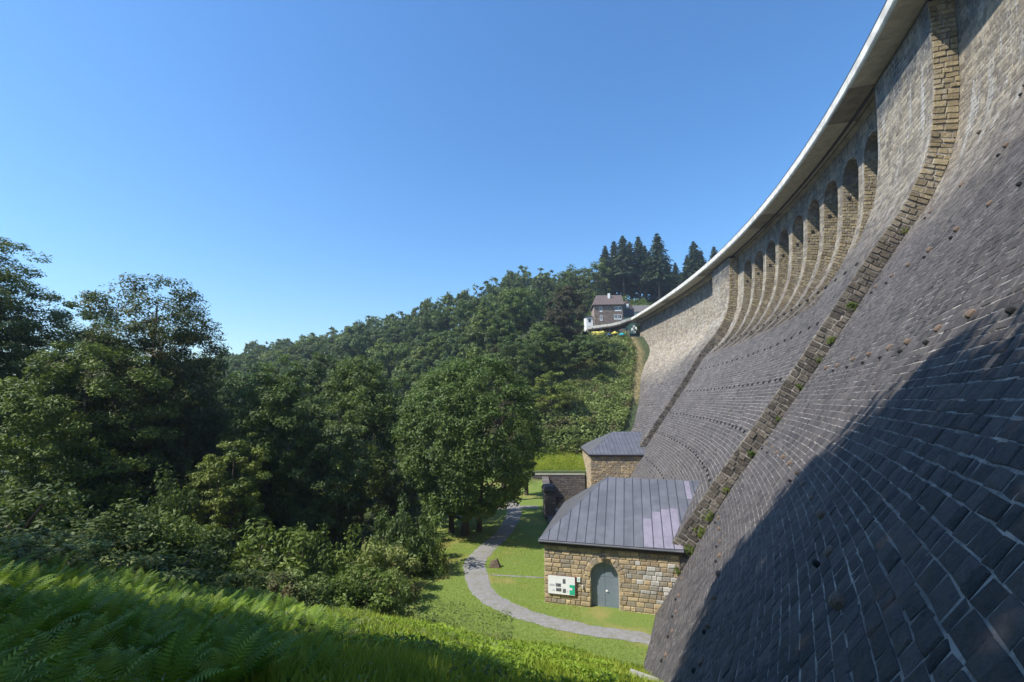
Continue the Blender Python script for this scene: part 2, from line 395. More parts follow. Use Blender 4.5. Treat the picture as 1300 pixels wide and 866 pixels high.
# central section with the arcade
def segs_c(z):
    if z < 7.0 or z > 21.5: return [(P1E, S2)]
    out = []
    for n in niches:
        r = (n[1]-n[0])/2; c = (n[0]+n[1])/2
        if z > 19.75:
            h = z-19.75; x = math.sqrt(max(0, r*r-h*h)) if h < r else 0
            out += [(n[0], c-x), (c+x, n[1])] if x > 0 else [(n[0], n[1])]
    return out + list(piers)
Rc = stone_rects(PA, P1E, S2, 0.0, PA.len, 0.31, 0.52, segs_c)
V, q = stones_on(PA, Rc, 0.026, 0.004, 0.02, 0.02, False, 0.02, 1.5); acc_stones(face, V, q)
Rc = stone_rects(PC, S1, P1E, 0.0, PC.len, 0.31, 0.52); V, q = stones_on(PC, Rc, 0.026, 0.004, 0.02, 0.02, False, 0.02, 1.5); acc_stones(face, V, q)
for pr, a, b in ((PP, S2, S2B), (PF, S2B, S3)):
    Rf = stone_rects(pr, a, b, 0.0, pr.len, 0.36, 0.7); V, q = stones_on(pr, Rf, 0.036, 0.01, 0.035, 0.04, False, 0.02); acc_stones(face, V, q)
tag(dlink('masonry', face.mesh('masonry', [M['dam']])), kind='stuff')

# stones on faces that look back along the dam (band sides, pier sides)
def side_stones(acc, sx, f_in, f_out, z_top, z_bot, ch=0.34, cw=0.5, h=(0.02, 0.08), minw=0.2):
    prof = Prof(f_out, z_top, z_bot); L = 0; VV = []
    while L < prof.len-0.1:
        hh = ch*rnd.uniform(0.8, 1.25); Lb = min(L+hh, prof.len); o, z = prof.at(np.array([L+0.025, Lb-0.025])); no, nz = prof.nrm(np.array([(L+Lb)/2]))
        zm = float(z.mean()); width = float(f_out(zm)-f_in(zm))
        # course runs inward, perpendicular to the sloping face
        if width < minw: L = Lb; continue
        t = 0.0; tot = width*float(no[0]); dirx, dirz = -float(no[0]), -float(nz[0])
        while t < tot-1e-6:
            e = t+cw*rnd.uniform(0.55, 1.5)
            if tot-e < cw*0.4: e = tot
            p = [(o[1]+dirx*(t+0.025), z[1]+dirz*(t+0.025)), (o[1]+dirx*(e-0.025), z[1]+dirz*(e-0.025)), (o[0]+dirx*(e-0.025), z[0]+dirz*(e-0.025)), (o[0]+dirx*(t+0.025), z[0]+dirz*(t+0.025))]
            VV.append(p); t = e
        L = Lb
    if not VV: return
    P = np.array(VV); n = len(P); P += rng.uniform(-0.03, 0.03, P.shape); m = P.mean(1, keepdims=True)
    H = rng.uniform(h[0], h[1], (n, 1)) + rng.uniform(-0.012, 0.012, (n, 4))
    a = dp(np.full((n, 4), sx+0.01), P[..., 0], P[..., 1]); Q = m+(P-m)*0.88; b = dp(sx-H, Q[..., 0], Q[..., 1])
    V = np.concatenate([a, b], 1); q = np.array([(k, (k+1) % 4, 4+(k+1) % 4, 4+k) for k in range(4)] + [(4, 5, 6, 7)])
    return V, q
V, q = side_stones(None, S1, near, cen, ZT, -14, 0.32, 0.44, (0.02, 0.10))
# the blocks of the near step that show largest are pieces of their own
side = Acc(); tn = rng.uniform(0, 1, len(V)); u, v, D = project(V.mean(1)); order = np.argsort(np.where((v > 0) & (v < 866), D, 999))[:240]
for i in order:
    o0 = V[i].mean(0); me = bpy.data.meshes.new('step_stone'); me.from_pydata((V[i]-o0).tolist(), [], q.tolist()); me.materials.append(M['dam_side'])
    at = me.attributes.new('tone', 'FLOAT', 'FACE'); at.data.foreach_set('value', np.full(len(q), tn[i], np.float32)); me.update()
    o = bpy.data.objects.new('step_stone', me); col.objects.link(o); o.parent = dam; o.matrix_local = DI @ Matrix.Translation(Vector(o0))
rest = np.setdiff1d(np.arange(len(V)), order); acc_stones(side, V[rest], q, tn[rest])
V, q = side_stones(None, S2, arc, pil2, ZT, -14, 0.38, 0.5, (0.03, 0.12)); acc_stones(side, V, q)
for n in niches:
    r = side_stones(None, n[1], lambda z: arc(z)-niche_dep(z), arc, 19.9, 7.3, 0.28, 0.42, (0.015, 0.05), 0.15)
    if r: acc_stones(side, *r)
tag(dlink('side_masonry', side.mesh('side_masonry', [M['dam_side']])), kind='stuff')

# ---- crest: deck, corbel, white edge beam in cast lengths, rail
def extr(sections, s0, s1, ds=1.0):
    """closed (off,z) section swept along s"""
    sg = np.linspace(s0, s1, max(2, int((s1-s0)/ds)+1)); k = len(sections); P = np.array(sections)
    V = np.concatenate([dp(np.full(k, s), P[:, 0], P[:, 1]) for s in sg]); F = []
    for i in range(len(sg)-1):
        for j in range(k): F.append((i*k+j, i*k+(j+1) % k, (i+1)*k+(j+1) % k, (i+1)*k+j))
    F.append(tuple(range(k-1, -1, -1))); F.append(tuple((len(sg)-1)*k+j for j in range(k)))
    return V, F
def swept(name, sec, s0, s1, mat, ds=1.0):
    V, F = extr(sec, s0, s1, ds); me = bpy.data.meshes.new(name); me.from_pydata(V.tolist(), [], F); me.materials.append(mat); me.update(); return dlink(name, me)
SE = 146.0
swept('corbel', [(-2.3, 23.56), (-2.3, 23.3), (-2.75, 23.02), (-5.6, 23.02), (-5.6, 23.56)], SN, S3, M['soffit'])
swept('cable_pipe', [(-1.75, 23.43), (-1.75, 23.28), (-1.92, 23.28), (-1.92, 23.43)], SN, S3, M['darkmetal'])
swept('road_deck', [(-0.3, 24.0), (-6.2, 24.0), (-6.2, 23.57), (-0.3, 23.57)], SN, SE, M['soffit'])
s = SN; k = 0
while s < SE-0.1:
    e = min(s+5.0, SE)
    swept('edge_beam', [(0.0, 24.32), (-0.32, 24.32), (-0.32, 23.56), (-0.06, 23.56), (0.0, 23.66)], s+0.012, e-0.012, M['concrete'])
    swept('soffit_panel', [(-0.07, 23.55), (-2.29, 23.55), (-2.29, 23.44), (-0.14, 23.44)], s+0.014, e-0.014, M['concrete_side'] if k % 5 else M['soffit'])
    s = e; k += 1
swept('edge_rail', [(0.02, 24.40), (-0.12, 24.40), (-0.12, 24.34), (0.02, 24.34)], SN, SE, M['darkmetal'])
swept('upstream_wall', [(-5.6, 24.9), (-6.2, 24.9), (-7.0, -16), (-5.6, -16)], SN, S3, M['dam'])

# ---- projecting drain stones and weep holes in rows
def drain(prof, s, z, w, h, dep, name, mat):
    L = float(np.interp(-z, -prof.z, prof.L)); o, zz = prof.at(np.array([L])); no, nz = prof.nrm(np.array([L])); a = float(np.interp(s, SS, AA))
    n3 = Vector((-math.cos(a)*float(no[0]), math.sin(a)*float(no[0]), float(nz[0]))); t3 = Vector((math.sin(a), math.cos(a), 0)); d3 = n3.cross(t3)
    p = Vector(dp(np.array([s]), o, zz)[0]); Mx = Matrix((t3, n3, d3)).transposed().to_4x4(); Mx.translation = p
    o = bpy.data.objects.new(name, mat); col.objects.link(o); o.parent = dam; o.matrix_local = DI @ Mx @ Matrix.Diagonal((w, dep, h, 1)); return o
_r = np.random.default_rng(3); _rr = _r.uniform(.75, 1.2, 9); _a = np.arange(9)/9*2*math.pi
_V = [(.5*_rr[k]*math.cos(_a[k])*f+dx, y, .5*_rr[k]*math.sin(_a[k])*f) for y, f, dx in ((-.3, 1.0, 0), (.55, .98, .02), (.85, .8, .03), (1.0, .42, .04)) for k in range(9)]
_b = MB(); _b.add(_V, [(r*9+k, r*9+(k+1) % 9, r*9+9+(k+1) % 9, r*9+9+k) for r in range(3) for k in range(9)]+[tuple(27+k for k in range(9))]); dm = _b.mesh('drain_stone', M['drain'])
dmh = dm.copy(); dmh.name = 'drain_hole'; dmh.materials.clear(); dmh.materials.append(M['hole'])
for z in (13.2, 9.57, 6.05, 1.67, -2.5, -6.6, -10.3):
    s = -6 + rnd.uniform(0, 1)
    while s < 27:
        drain(PN, s, z+rnd.uniform(-.06, .06), rnd.uniform(.24, .36), rnd.uniform(.17, .25), rnd.uniform(.07, .15), 'drain_stone', dm)
        if rnd.random() < .6: drain(PN, s+0.1, z-0.3, .2, .12, 0.105, 'drain_hole', dmh)
        s += 2.45*rnd.uniform(.9, 1.1)*(1.4 if z > 8 else 1)
for z in (8.19, 4.67, 1.3, -2.0, -5.07, -8.6):
    s = 29.5
    while s < 77:
        if not (z > 8 and s < 0): drain(PC, s, z+rnd.uniform(-.05, .05), .24, .26, .11, 'drain_hole', dmh)
        s += 2.2*rnd.uniform(.85, 1.15)
for z in (3.0, -1.0):
    s = 89
    while s < 112: drain(PF, s, z, .22, .25, .11, 'drain_hole', dmh); s += 3.1
for n in niches[1:]:                       # a dark putlog hole high on each pier flank
    p = dp(np.array([n[1]-0.06]), np.array([-3.0]), 18.5)[0]
    b = MB(); b.box((-.13, -.05, -.13), (.13, .05, .13)); o = b.build('putlog_hole', M['hole']); o.parent = dam; o.matrix_local = DI @ Matrix.Translation(Vector(p)) @ Matrix.Rotation(-float(np.interp(n[1], SS, AA)), 4, 'Z')

# ------------------------------------------------------------------ terrain
def sstep(x, a, b): t = np.clip((x-a)/(b-a), 0, 1); return t*t*(3-2*t)
def vnoise(x, y, sc, seed=0):
    x = np.asarray(x)/sc+seed*17.3; y = np.asarray(y)/sc-seed*9.1; xi = np.floor(x); yi = np.floor(y); fx = x-xi; fy = y-yi; fx = fx*fx*(3-2*fx); fy = fy*fy*(3-2*fy)
    h = lambda a, b: (np.sin(a*127.1+b*311.7+seed*74.7)*43758.5453) % 1.0
    return (h(xi, yi)*(1-fx)+h(xi+1, yi)*fx)*(1-fy) + (h(xi, yi+1)*(1-fx)+h(xi+1, yi+1)*fx)*fy
def fernplane(x, y): return -1.8-0.17*x-0.42*y
def ground(x, y):
    x = np.asarray(x, float); y = np.asarray(y, float)
    floor = -13.0 - 0.6*sstep(-x, 12, 40)
    # smooth maximum of the spur under the camera and the valley floor
    p = np.minimum(fernplane(x, y), 6.0); k = 0.5; d = np.clip(0.5+0.5*(p-floor)/k/2, 0, 1)
    near_g = floor*(1-d)+p*d + k*d*(1-d)
    near_g += 0.12*(vnoise(x, y, 2.3, 1)-0.5)*sstep(near_g, -12.6, -11.5)
    # right bank beside the dam
    A = np.interp(y, [79.5, 84, 90, 100, 110, 120, 128, 134.5, 150, 151.5, 165, 210, 240, 300, 420, 1500], [-11.9, -10.3, -4.5, 0.6, 5, 10, 14.5, 18.2, 18.3, 21.5, 22, 46, 52, 54, 40, -10])
    yb = 84-0.25*np.minimum(x, 0); yr = 200-0.62*np.minimum(x, 0); zr = np.maximum(35+0.12*np.minimum(x, 0), 0)
    B = floor + (zr-floor)*sstep(y, yb, yr)**0.9 - 0.12*np.maximum(y-yr-30, 0)
    B = np.maximum(B, -16)
    wA = sstep(x, -25, 6)
    far_g = A*wA + B*(1-wA) + 1.2*(vnoise(x, y, 14, 3)-0.5)*sstep(y, 90, 120)
    g = np.where(y > 79.4, np.maximum(far_g, floor-0.0), near_g)
    g = np.where((y > 70) & (y <= 79.4), near_g + (np.maximum(far_g, floor)-near_g)*sstep(y, 70, 79.4)*(1-sstep(x, 2.5, 4)), g)
    # stilling basin between the two valve houses
    basin = (x > 4.2+(y-47.5)*0.0398) & (x < 21) & (y > 45.5) & (y < 79.2)
    g = np.where(basin, -16.5, g)
    return g
def grid(xs, ys):
    X, Y = np.meshgrid(xs, ys); Z = ground(X, Y); n = len(xs); i = (np.arange(len(ys)-1)[:, None]*n+np.arange(n-1)[None]).ravel()
    return np.stack([X.ravel(), Y.ravel(), Z.ravel()], -1), np.stack([i, i+1, i+n+1, i+n], -1)
xs = np.unique(np.round(np.concatenate([np.linspace(-1500, -90, 36), np.linspace(-90, -30, 60), np.arange(-30, 26, 0.55), np.array([5.19, 5.21]), np.linspace(26, 90, 50), np.linspace(90, 1500, 36)]), 3))
ys = np.unique(np.round(np.concatenate([np.linspace(-300, -10, 20), np.arange(-10, 60, 0.55), np.arange(60, 82, 0.5), np.array([45.49, 45.51, 79.19, 79.21]), np.arange(82, 154, 1.0), np.linspace(155, 340, 80), np.linspace(340, 2500, 50)]), 3))
V, Q = grid(xs, ys)
cx, cy = V[:, 0], V[:, 1]
lawn = sstep(cx, -9.5, -7.0)*sstep(cy, 22.5, 25)*(1-sstep(cy, 76, 80))*(1-sstep(V[:, 2], -12.4, -11.6))
lawn = np.maximum(lawn, sstep(cx, -3, 1)*sstep(cy, 79.5, 80.5)*(1-sstep(cy, 84.5, 87)))
tmpo = np.interp(cy, YY[_i0:], XX[_i0:]); dry = sstep(cy, 96, 100)*(1-sstep(cy, 134, 140))*(1-sstep(np.abs(cx-(tmpo-cen(V[:, 2])-2.0)), 0.4, 1.9))
spur = sstep(fernplane(cx, cy)-(-13), -0.2, 1.0)*sstep(cx, -8, -1)*(1-sstep(cy, 40, 60))
me = mesh_np('ground', V, [Q], smooth=True)
for nm, a in (('lawn', lawn), ('dry', dry), ('spur', spur)):
    at = me.attributes.new(nm, 'FLOAT', 'POINT'); at.data.foreach_set('value', a.astype(np.float32))
t = NT('ground_cover'); P = t.pos(); n1 = t.noise(1.2, 5, 0.7, P); n2 = t.noise(7.0, 6, 0.8, P); n3 = t.noise(0.25, 3, 0.6, P); n4 = t.noise(26.0, 4, 0.8, P)
wild = t.mix(t.ramp(n1, 0.35, 0.65), (0.025, 0.035, 0.012), (0.05, 0.075, 0.02))
lw = t.mix(t.ramp(n2, 0.3, 0.7), (0.10, 0.15, 0.022), (0.20, 0.27, 0.045)); lw = t.mix(t.math('MULTIPLY', t.ramp(n3, 0.5, 0.68), 0.75), lw, (0.30, 0.25, 0.075)); lw = t.mix(t.math('MULTIPLY', t.ramp(n4, 0.5, 0.75), 0.4), lw, (0.05, 0.08, 0.015))
sp = t.mix(t.ramp(n2, 0.35, 0.65), (0.14, 0.22, 0.018), (0.3, 0.4, 0.045))
c = t.mix(t.attr('spur')[2], wild, sp); c = t.mix(t.attr('lawn')[2], c, lw); c = t.mix(t.attr('dry')[2], c, t.mix(t.ramp(n1, 0.3, 0.7), (0.09, 0.085, 0.03), (0.26, 0.20, 0.09)))
me.materials.append(t.pbr(c, 0.9, t.bump(n4, 0.8, 0.05)))
gob = link('ground', me); tag(gob, kind='structure')

# path of grey grit
def ribbon(name, pts, widths, lift, mat, nper=8):
    P = np.array(pts, float); t = np.arange(len(P)); tt = np.linspace(0, len(P)-1, (len(P)-1)*nper+1)
    def cr(a):
        out = []
        for x in tt:
            i = min(int(x), len(P)-2); f = x-i; p0, p1, p2, p3 = a[max(i-1, 0)], a[i], a[i+1], a[min(i+2, len(P)-1)]
            out.append(0.5*((2*p1)+(-p0+p2)*f+(2*p0-5*p1+4*p2-p3)*f*f+(-p0+3*p1-3*p2+p3)*f**3))
        return np.array(out)
    C = np.stack([cr(P[:, 0]), cr(P[:, 1])], -1); W = cr(np.array(widths, float)); d = np.gradient(C, axis=0); d /= np.linalg.norm(d, axis=1)[:, None]; nrm = np.stack([-d[:, 1], d[:, 0]], -1)
    rows = []; K = 7
    for j in range(K):
        e = (j/(K-1)-0.5)*2; jit = (vnoise(C[:, 0]*3, C[:, 1]*3+j, 1.0, 5)-0.5)*0.22*(abs(e) > 0.9)
        p = C+nrm*((W/2*e)+jit)[:, None]; z = ground(p[:, 0], p[:, 1])+lift*(1 if abs(e) < 0.9 else 0.4); rows.append(np.stack([p[:, 0], p[:, 1], z], -1))
    V = np.concatenate(rows); n = len(C); i = (np.arange(K-1)[:, None]*n+np.arange(n-1)[None]).ravel()
    return link(name, mesh_np(name, V, [np.stack([i, i+1, i+n+1, i+n], -1)], [mat], smooth=True))
t = NT('path_grit'); P = t.pos(); n = t.noise(30, 5, 0.8, P); n1 = t.noise(1.4, 4, 0.6, P)
c = t.mix(t.ramp(n, 0.3, 0.7), (0.17, 0.165, 0.16), (0.36, 0.35, 0.335)); c = t.mix(t.math('MULTIPLY', t.ramp(n1, 0.45, 0.68), 0.7), c, (0.17, 0.175, 0.10)); c = t.mix(t.ramp(t.noise(4.0, 5, 0.7, P), 0.35, 0.7), c, (0.2, 0.19, 0.17)); M['grit'] = t.pbr(c, 0.95, t.bump(n, 0.7, 0.02))
path_pts = [(8.3, 26.6), (6.6, 27.6), (4.2, 28.3), (1.6, 29.6), (-0.6, 31.4), (-1.9, 33.4), (-2.7, 36.5), (-3.0, 39.5), (-2.3, 42.6), (-1.1, 46.5), (-0.2, 51.5), (0.3, 57), (-0.2, 62), (-1.5, 66)]
tag(ribbon('path', path_pts, [1.1, 1.2, 1.3, 1.35, 1.45, 1.6, 1.7, 1.7, 1.6, 1.6, 1.6, 1.6, 1.6, 1.6], 0.035, M['grit']), kind='structure')
tag(ribbon('footway', [(-1.6, 36.6), (0.6, 36.3), (2.7, 36.0)], [0.25, 0.22, 0.2], 0.03, M['grit']), kind='structure')
tag(ribbon('cross_path', [(-9, 57.5), (-4, 58.0), (0.2, 58.6), (3.2, 58.8)], [1.5, 1.6, 1.6, 1.5], 0.04, M['grit']), kind='structure')

# ------------------------------------------------------------------ valve houses
def stone_wall_mat(name, d, l, alt):
    t = NT(name); P = t.n('ShaderNodeTexCoord').outputs['Object']; G = t.pos(); oi = t.n('ShaderNodeObjectInfo').outputs['Random']; a = t.attr()[2]
    f = t.math('FRACT', t.math('ADD', oi, a)); c = t.mix(f, d, l); c = t.mix(t.math('GREATER_THAN', t.math('FRACT', t.math('MULTIPLY', f, 7.3)), 0.72), c, alt)
    n = t.noise(7, 5, 0.7, G); c = t.mix(t.ramp(n, 0.3, 0.7), t.mix(0.35, c, (0.03, 0.025, 0.02)), c)
    return t.pbr(c, 0.85, t.bump(n, 0.6, 0.02))
M['sand'] = stone_wall_mat('sandstone', (0.33, 0.25, 0.15), (0.60, 0.46, 0.27), (0.33, 0.275, 0.20))
M['sandm'] = mortar_mat('sandstone_mortar', (0.42, 0.35, 0.25), (0.60, 0.51, 0.37))
M['bmortar'] = mortar_mat('grey_wall_mortar', (0.16, 0.14, 0.13), (0.30, 0.27, 0.25))
M['greywall'] = stone_wall_mat('grey_wall_stone', (0.10, 0.085, 0.08), (0.21, 0.18, 0.165), (0.15, 0.13, 0.11))
t = NT('roof_metal'); P = t.pos(); n = t.noise(1.0, 4, 0.6, t.scale(P, (1, 1, 0.3))); n2 = t.noise(6, 5, 0.7, P); oi = t.n('ShaderNodeObjectInfo').outputs['Random']
c = t.mix(oi, (0.13, 0.132, 0.145), (0.17, 0.17, 0.185)); c = t.mix(t.ramp(n, 0.35, 0.7), c, (0.195, 0.195, 0.21)); c = t.mix(t.math('MULTIPLY', t.ramp(n2, 0.5, 0.8), 0.35), c, (0.09, 0.098, 0.115))
M['zinc'] = t.pbr(c, 0.45, t.bump(n2, 0.15, 0.01), metal=0.35)
M['zinc_new'] = plain('roof_metal_new', (0.27, 0.245, 0.29), 0.45, 0.15, 2, metal=0.2, bump=0.1)
M['seam'] = plain('roof_seam', (0.05, 0.055, 0.065), 0.5, 0.2, 5)
M['door'] = plain('door_paint', (0.175, 0.215, 0.255), 0.5, 0.1, 3, bump=0.1)
M['woodbrown'] = plain('dark_fascia', (0.05, 0.035, 0.025), 0.7, 0.3, 5)
M['white'] = plain('white_paint', (0.8, 0.8, 0.78), 0.5, 0.05, 3, bump=0.05)
M['board_red'] = plain('board_frame', (0.10, 0.02, 0.018), 0.5, 0.2, 4)
M['green_print'] = plain('green_print', (0.02, 0.42, 0.24), 0.5, 0.08, 6, bump=0)
M['photo_grey'] = plain('photo_print', (0.12, 0.125, 0.14), 0.5, 0.7, 9, bump=0)
M['text_grey'] = plain('text_print', (0.42, 0.42, 0.48), 0.5, 0.1, 9, bump=0)
M['dark_glass'] = plain('dark_glass', (0.02, 0.022, 0.028), 0.15, 0.2, 3, bump=0)

def unit_stone(name, mat, seed):
    """1 x 1 x 1 block, outer face at -y, worn edges"""
    r = np.random.default_rng(seed); j = lambda a: r.uniform(-a, a)
    c = [(-.5, -.5), (.5, -.5), (.5, .5), (-.5, .5)]
    V = [(x, 0.0, z) for x, z in c] + [(x*0.97+j(.02), -0.7+j(.1), z*0.95+j(.03)) for x, z in c] + [(x*0.82+j(.05), -1.0+j(.2), z*0.74+j(.07)) for x, z in c]
    F = [(k, (k+1) % 4, 4+(k+1) % 4, 4+k) for k in range(4)] + [(4+k, 4+(k+1) % 4, 8+(k+1) % 4, 8+k) for k in range(4)] + [(8, 9, 10, 11)]
    me = bpy.data.meshes.new(name); me.from_pydata(V, [], F); me.materials.append(mat); me.update(); return me
US = [unit_stone('stone', M['sand'], i) for i in range(10)]
M['palestone'] = stone_wall_mat('pale_stained_stone', (0.30, 0.28, 0.24), (0.62, 0.59, 0.53), (0.36, 0.32, 0.26))
UP = [unit_stone('stone', M['palestone'], 80+i) for i in range(5)]
UG = [unit_stone('stone', M['greywall'], 50+i) for i in range(6)]

def wall_rects(x0, x1, z0, z1, ch, cw, hole=None):
    out = []; z = z0
    while z < z1-0.05:
        h = ch*rnd.uniform(.8, 1.25); ze = min(z+h, z1)
        if z1-ze < ch*.4: ze = z1
        x = x0
        while x < x1-1e-6:
            e = x+cw*rnd.uniform(.55, 1.6)
            if x1-e < cw*.4: e = x1
            segs = [(x, e)]
            if hole:
                hx0, hx1 = hole((z+ze)/2)
                if hx1 > hx0:
                    segs = [(a, b) for a, b in ((x, min(e, hx0)), (max(x, hx1), e)) if b-a > 0.07]
            for a, b in segs: out.append((a, b, z, ze))
            x = e
        z = ze
    return out

def valve_house(name, label, org, head, W, Dp, zb, ze, rise, hipin, ridge_r, rightx, detail, seam_w):
    """local frame: x along the front wall, y into the depth, z absolute height above org"""
    T = empty(name, org, -head, label, 'valve house')
    H = ze; ov = 0.3
    # walls
    xl, xr, yf, yb = ov, rightx, ov, Dp-ov
    hd = None
    if detail:
        dx0, dx1, dh = 3.28, 5.02, 2.78; r = (dx1-dx0)/2; sp = dh-r
        def hole(z):
            zr = z-0.0
            if zr < sp: return dx0-0.02, dx1+0.02
            hh = zr-sp; ro = r+0.42
            return ((dx0+dx1)/2-math.sqrt(max(0, ro*ro-hh*hh)), (dx0+dx1)/2+math.sqrt(max(0, ro*ro-hh*hh))) if hh < ro else (0, 0)
    f = MB()
    if detail:
        cxd = (dx0+dx1)/2; arc = [(cxd+r*math.cos(a), sp+r*math.sin(a)) for a in np.linspace(math.pi, 0, 17)]
        f.box((xl, yf+0.03, -1.2), (dx0, yf+0.45, H)); f.box((dx1, yf+0.03, -1.2), (xr, yf+0.45, H))
        for i in range(16):
            (xa, za), (xb, zb_) = arc[i], arc[i+1]
            f.add([(xa, yf+.03, za), (xb, yf+.03, zb_), (xb, yf+.03, H), (xa, yf+.03, H), (xa, yf+.45, za), (xb, yf+.45, zb_), (xb, yf+.45, H), (xa, yf+.45, H)], [(0,1,2,3), (7,6,5,4), (0,4,5,1), (3,2,6,7)])
        f.box((dx0, yf+0.03, -1.2), (dx1, yf+0.45, -0.005))
    else: f.box((xl, yf+0.03, -1.2), (xr, yf+0.45, H))
    f.box((xl+0.03, yf+0.45, -4.0), (xl+0.45, yb, H)); f.box((xl+0.03, yb-0.45, -4), (xr, yb-0.02, H+0.001))
    wall = f.build('wall', M['sandm'], T)
    A = wall_rects(xl, xr, -0.15, H, 0.25 if detail else 0.3, 0.42 if detail else 0.5, hole if detail else None)
    if detail:
        for i, (a, b, z0, z1) in enumerate(A[:300]):
            pale = rnd.random() < .85*math.exp(-((a-7.0)/1.1)**2-((z0-2.0)/1.0)**2)
            o = bpy.data.objects.new('stone', UP[i % 5] if pale else US[i % 10]); col.objects.link(o); o.parent = wall
            o.location = ((a+b)/2, yf+0.03, (z0+z1)/2); o.scale = (b-a-0.035, rnd.uniform(.03, .06), z1-z0-0.035)
        nv = 13
        for i in range(nv):                                 # voussoirs
            a0 = math.pi*i/nv; a1 = math.pi*(i+1)/nv; am = (a0+a1)/2; rr = r+0.2
            o = bpy.data.objects.new('arch_stone', US[(i*3) % 10]); col.objects.link(o); o.parent = wall
            o.location = (cxd+rr*math.cos(am), yf+0.028, sp+rr*math.sin(am)); o.rotation_euler = (0, -(am-math.pi/2), 0); o.scale = (rr*math.pi/nv-0.03, rnd.uniform(.05, .07), 0.38)
    else:
        ac = Acc(); Vs = []
        base = np.array([US[0].vertices[k].co[:] for k in range(12)]); q = np.array([(k, (k+1) % 4, 4+(k+1) % 4, 4+k) for k in range(4)] + [(4+k, 4+(k+1) % 4, 8+(k+1) % 4, 8+k) for k in range(4)] + [(8, 9, 10, 11)])
        VV = np.array([base*np.array([b-a-.04, rnd.uniform(.03, .07), z1-z0-.04])+np.array([(a+b)/2, yf+.03, (z0+z1)/2]) for a, b, z0, z1 in A]); acc_stones(ac, VV, q)
        tag(link('masonry', ac.mesh('masonry', [M['sand']]), wall), kind='stuff')
    # left flank masonry
    ac = Acc(); A = wall_rects(yf, yb, -3.5 if detail else -3, H, 0.28, 0.5)
    base = np.array([US[0].vertices[k].co[:] for k in range(12)]); q = np.array([(k, (k+1) % 4, 4+(k+1) % 4, 4+k) for k in range(4)] + [(4+k, 4+(k+1) % 4, 8+(k+1) % 4, 8+k) for k in range(4)] + [(8, 9, 10, 11)])
    VV = []
    for a, b, z0, z1 in A:
        p = base*np.array([b-a-.04, rnd.uniform(.03, .06), z1-z0-.04]); p = np.stack([p[:, 1], -p[:, 0], p[:, 2]], -1)+np.array([xl+.03, (a+b)/2, (z0+z1)/2]); VV.append(p)
    acc_stones(ac, np.array(VV), q); tag(link('flank_masonry', ac.mesh('flank_masonry', [M['sand']]), wall), kind='stuff')
    # roof: front slope, back slope, left hip, flared eaves
    roof = MB(); zE = H+0.12; yr = Dp/2; zR = zE+rise
    E0, E1, Rl, Rr, B0, B1 = (0, 0, zE), (W, 0, zE), (hipin, yr, zR), (ridge_r, yr, zR), (0, Dp, zE), (ridge_r+2.4, Dp, zE)
    fl = 0.12
    def lift(x, y, z): return z
    roof.slab([E0, E1, Rr, Rl], 0.10); roof.slab([B1, B0, Rl, Rr], 0.10); roof.slab([B0, E0, Rl], 0.10)
    ro = roof.build('roof', M['zinc'], T)
    # standing-seam panels
    n = int(round(ridge_r/seam_w)); sl = rise/yr
    for i in range(n):
        xa, xb = i*seam_w, (i+1)*seam_w-0.0
        def ytop(x): return min(yr, x/hipin*yr) if x < hipin else yr
        def ybot(x): return 0 if x < W else (x-W)/(ridge_r-W)*yr
        if xa > ridge_r-0.1: break
        xb = min(xb, ridge_r)
        pts = [(xa+.012, ybot(xa+.012)), (xb-.012, ybot(xb-.012)), (xb-.012, ytop(xb-.012)), (xa+.012, ytop(xa+.012))]
        if pts[1][1] >= pts[2][1]-0.05: continue
        P3 = [(x, y-(0.03 if y == 0 else 0), zE+y*sl+0.03-(0.05 if False else 0)) for x, y in pts]
        if P3[0][1] == P3[3][1]: P3 = P3[:3]
        MB().slab(P3, 0.022).build('roof_panel', M['zinc'], ro)
        # folded seam
        xm = xb; y0, y1 = ybot(xm), ytop(xm)
        if y1-y0 > .1:
            s_ = MB(); s_.add([(xm-.018, y0, zE+y0*sl+.02), (xm+.018, y0, zE+y0*sl+.02), (xm+.018, y0, zE+y0*sl+.075), (xm-.018, y0, zE+y0*sl+.075), (xm-.018, y1, zE+y1*sl+.02), (xm+.018, y1, zE+y1*sl+.02), (xm+.018, y1, zE+y1*sl+.075), (xm-.018, y1, zE+y1*sl+.075)], [(0,1,2,3), (7,6,5,4), (0,4,5,1), (1,5,6,2), (2,6,7,3), (3,7,4,0)])
            s_.build('roof_seam', M['seam'], ro)
    m = int(Dp/seam_w); sh = rise/hipin
    for i in range(m):                                       # panels of the hip end
        ya, yb2 = i*seam_w+.015, (i+1)*seam_w-.015
        def xt(y): return hipin*(1-abs(y-yr)/yr)
        MB().slab([(0, yb2, zE+.03), (0, ya, zE+.03), (xt(ya), ya, zE+xt(ya)*sh+.03), (xt(yb2), yb2, zE+xt(yb2)*sh+.03)], .022).build('roof_panel', M['zinc'], ro)
    b = MB(); b.tube([Rl, Rr], 0.05, 6); b.tube([E0, Rl], 0.05, 6); b.build('ridge_cap', M['zinc'], ro)
    b = MB(); b.box((0.04, 0.03, H-0.16), (W-0.1, 0.09, H+0.06)); b.box((0.04, 0.09, H-0.16), (0.10, Dp-.1, H+0.06)); b.box((0.1, .09, H-.03), (W-.1, yf+.1, H+.02)); b.build('fascia', M['woodbrown'], T)
    b = MB(); b.tube([(-0.02, -0.02, H+0.05), (W, -0.02, H+0.05)], 0.06, 8); b.build('gutter', M['zinc'], T)
    return T, wall, ro, dict(sl=sl, zE=zE)

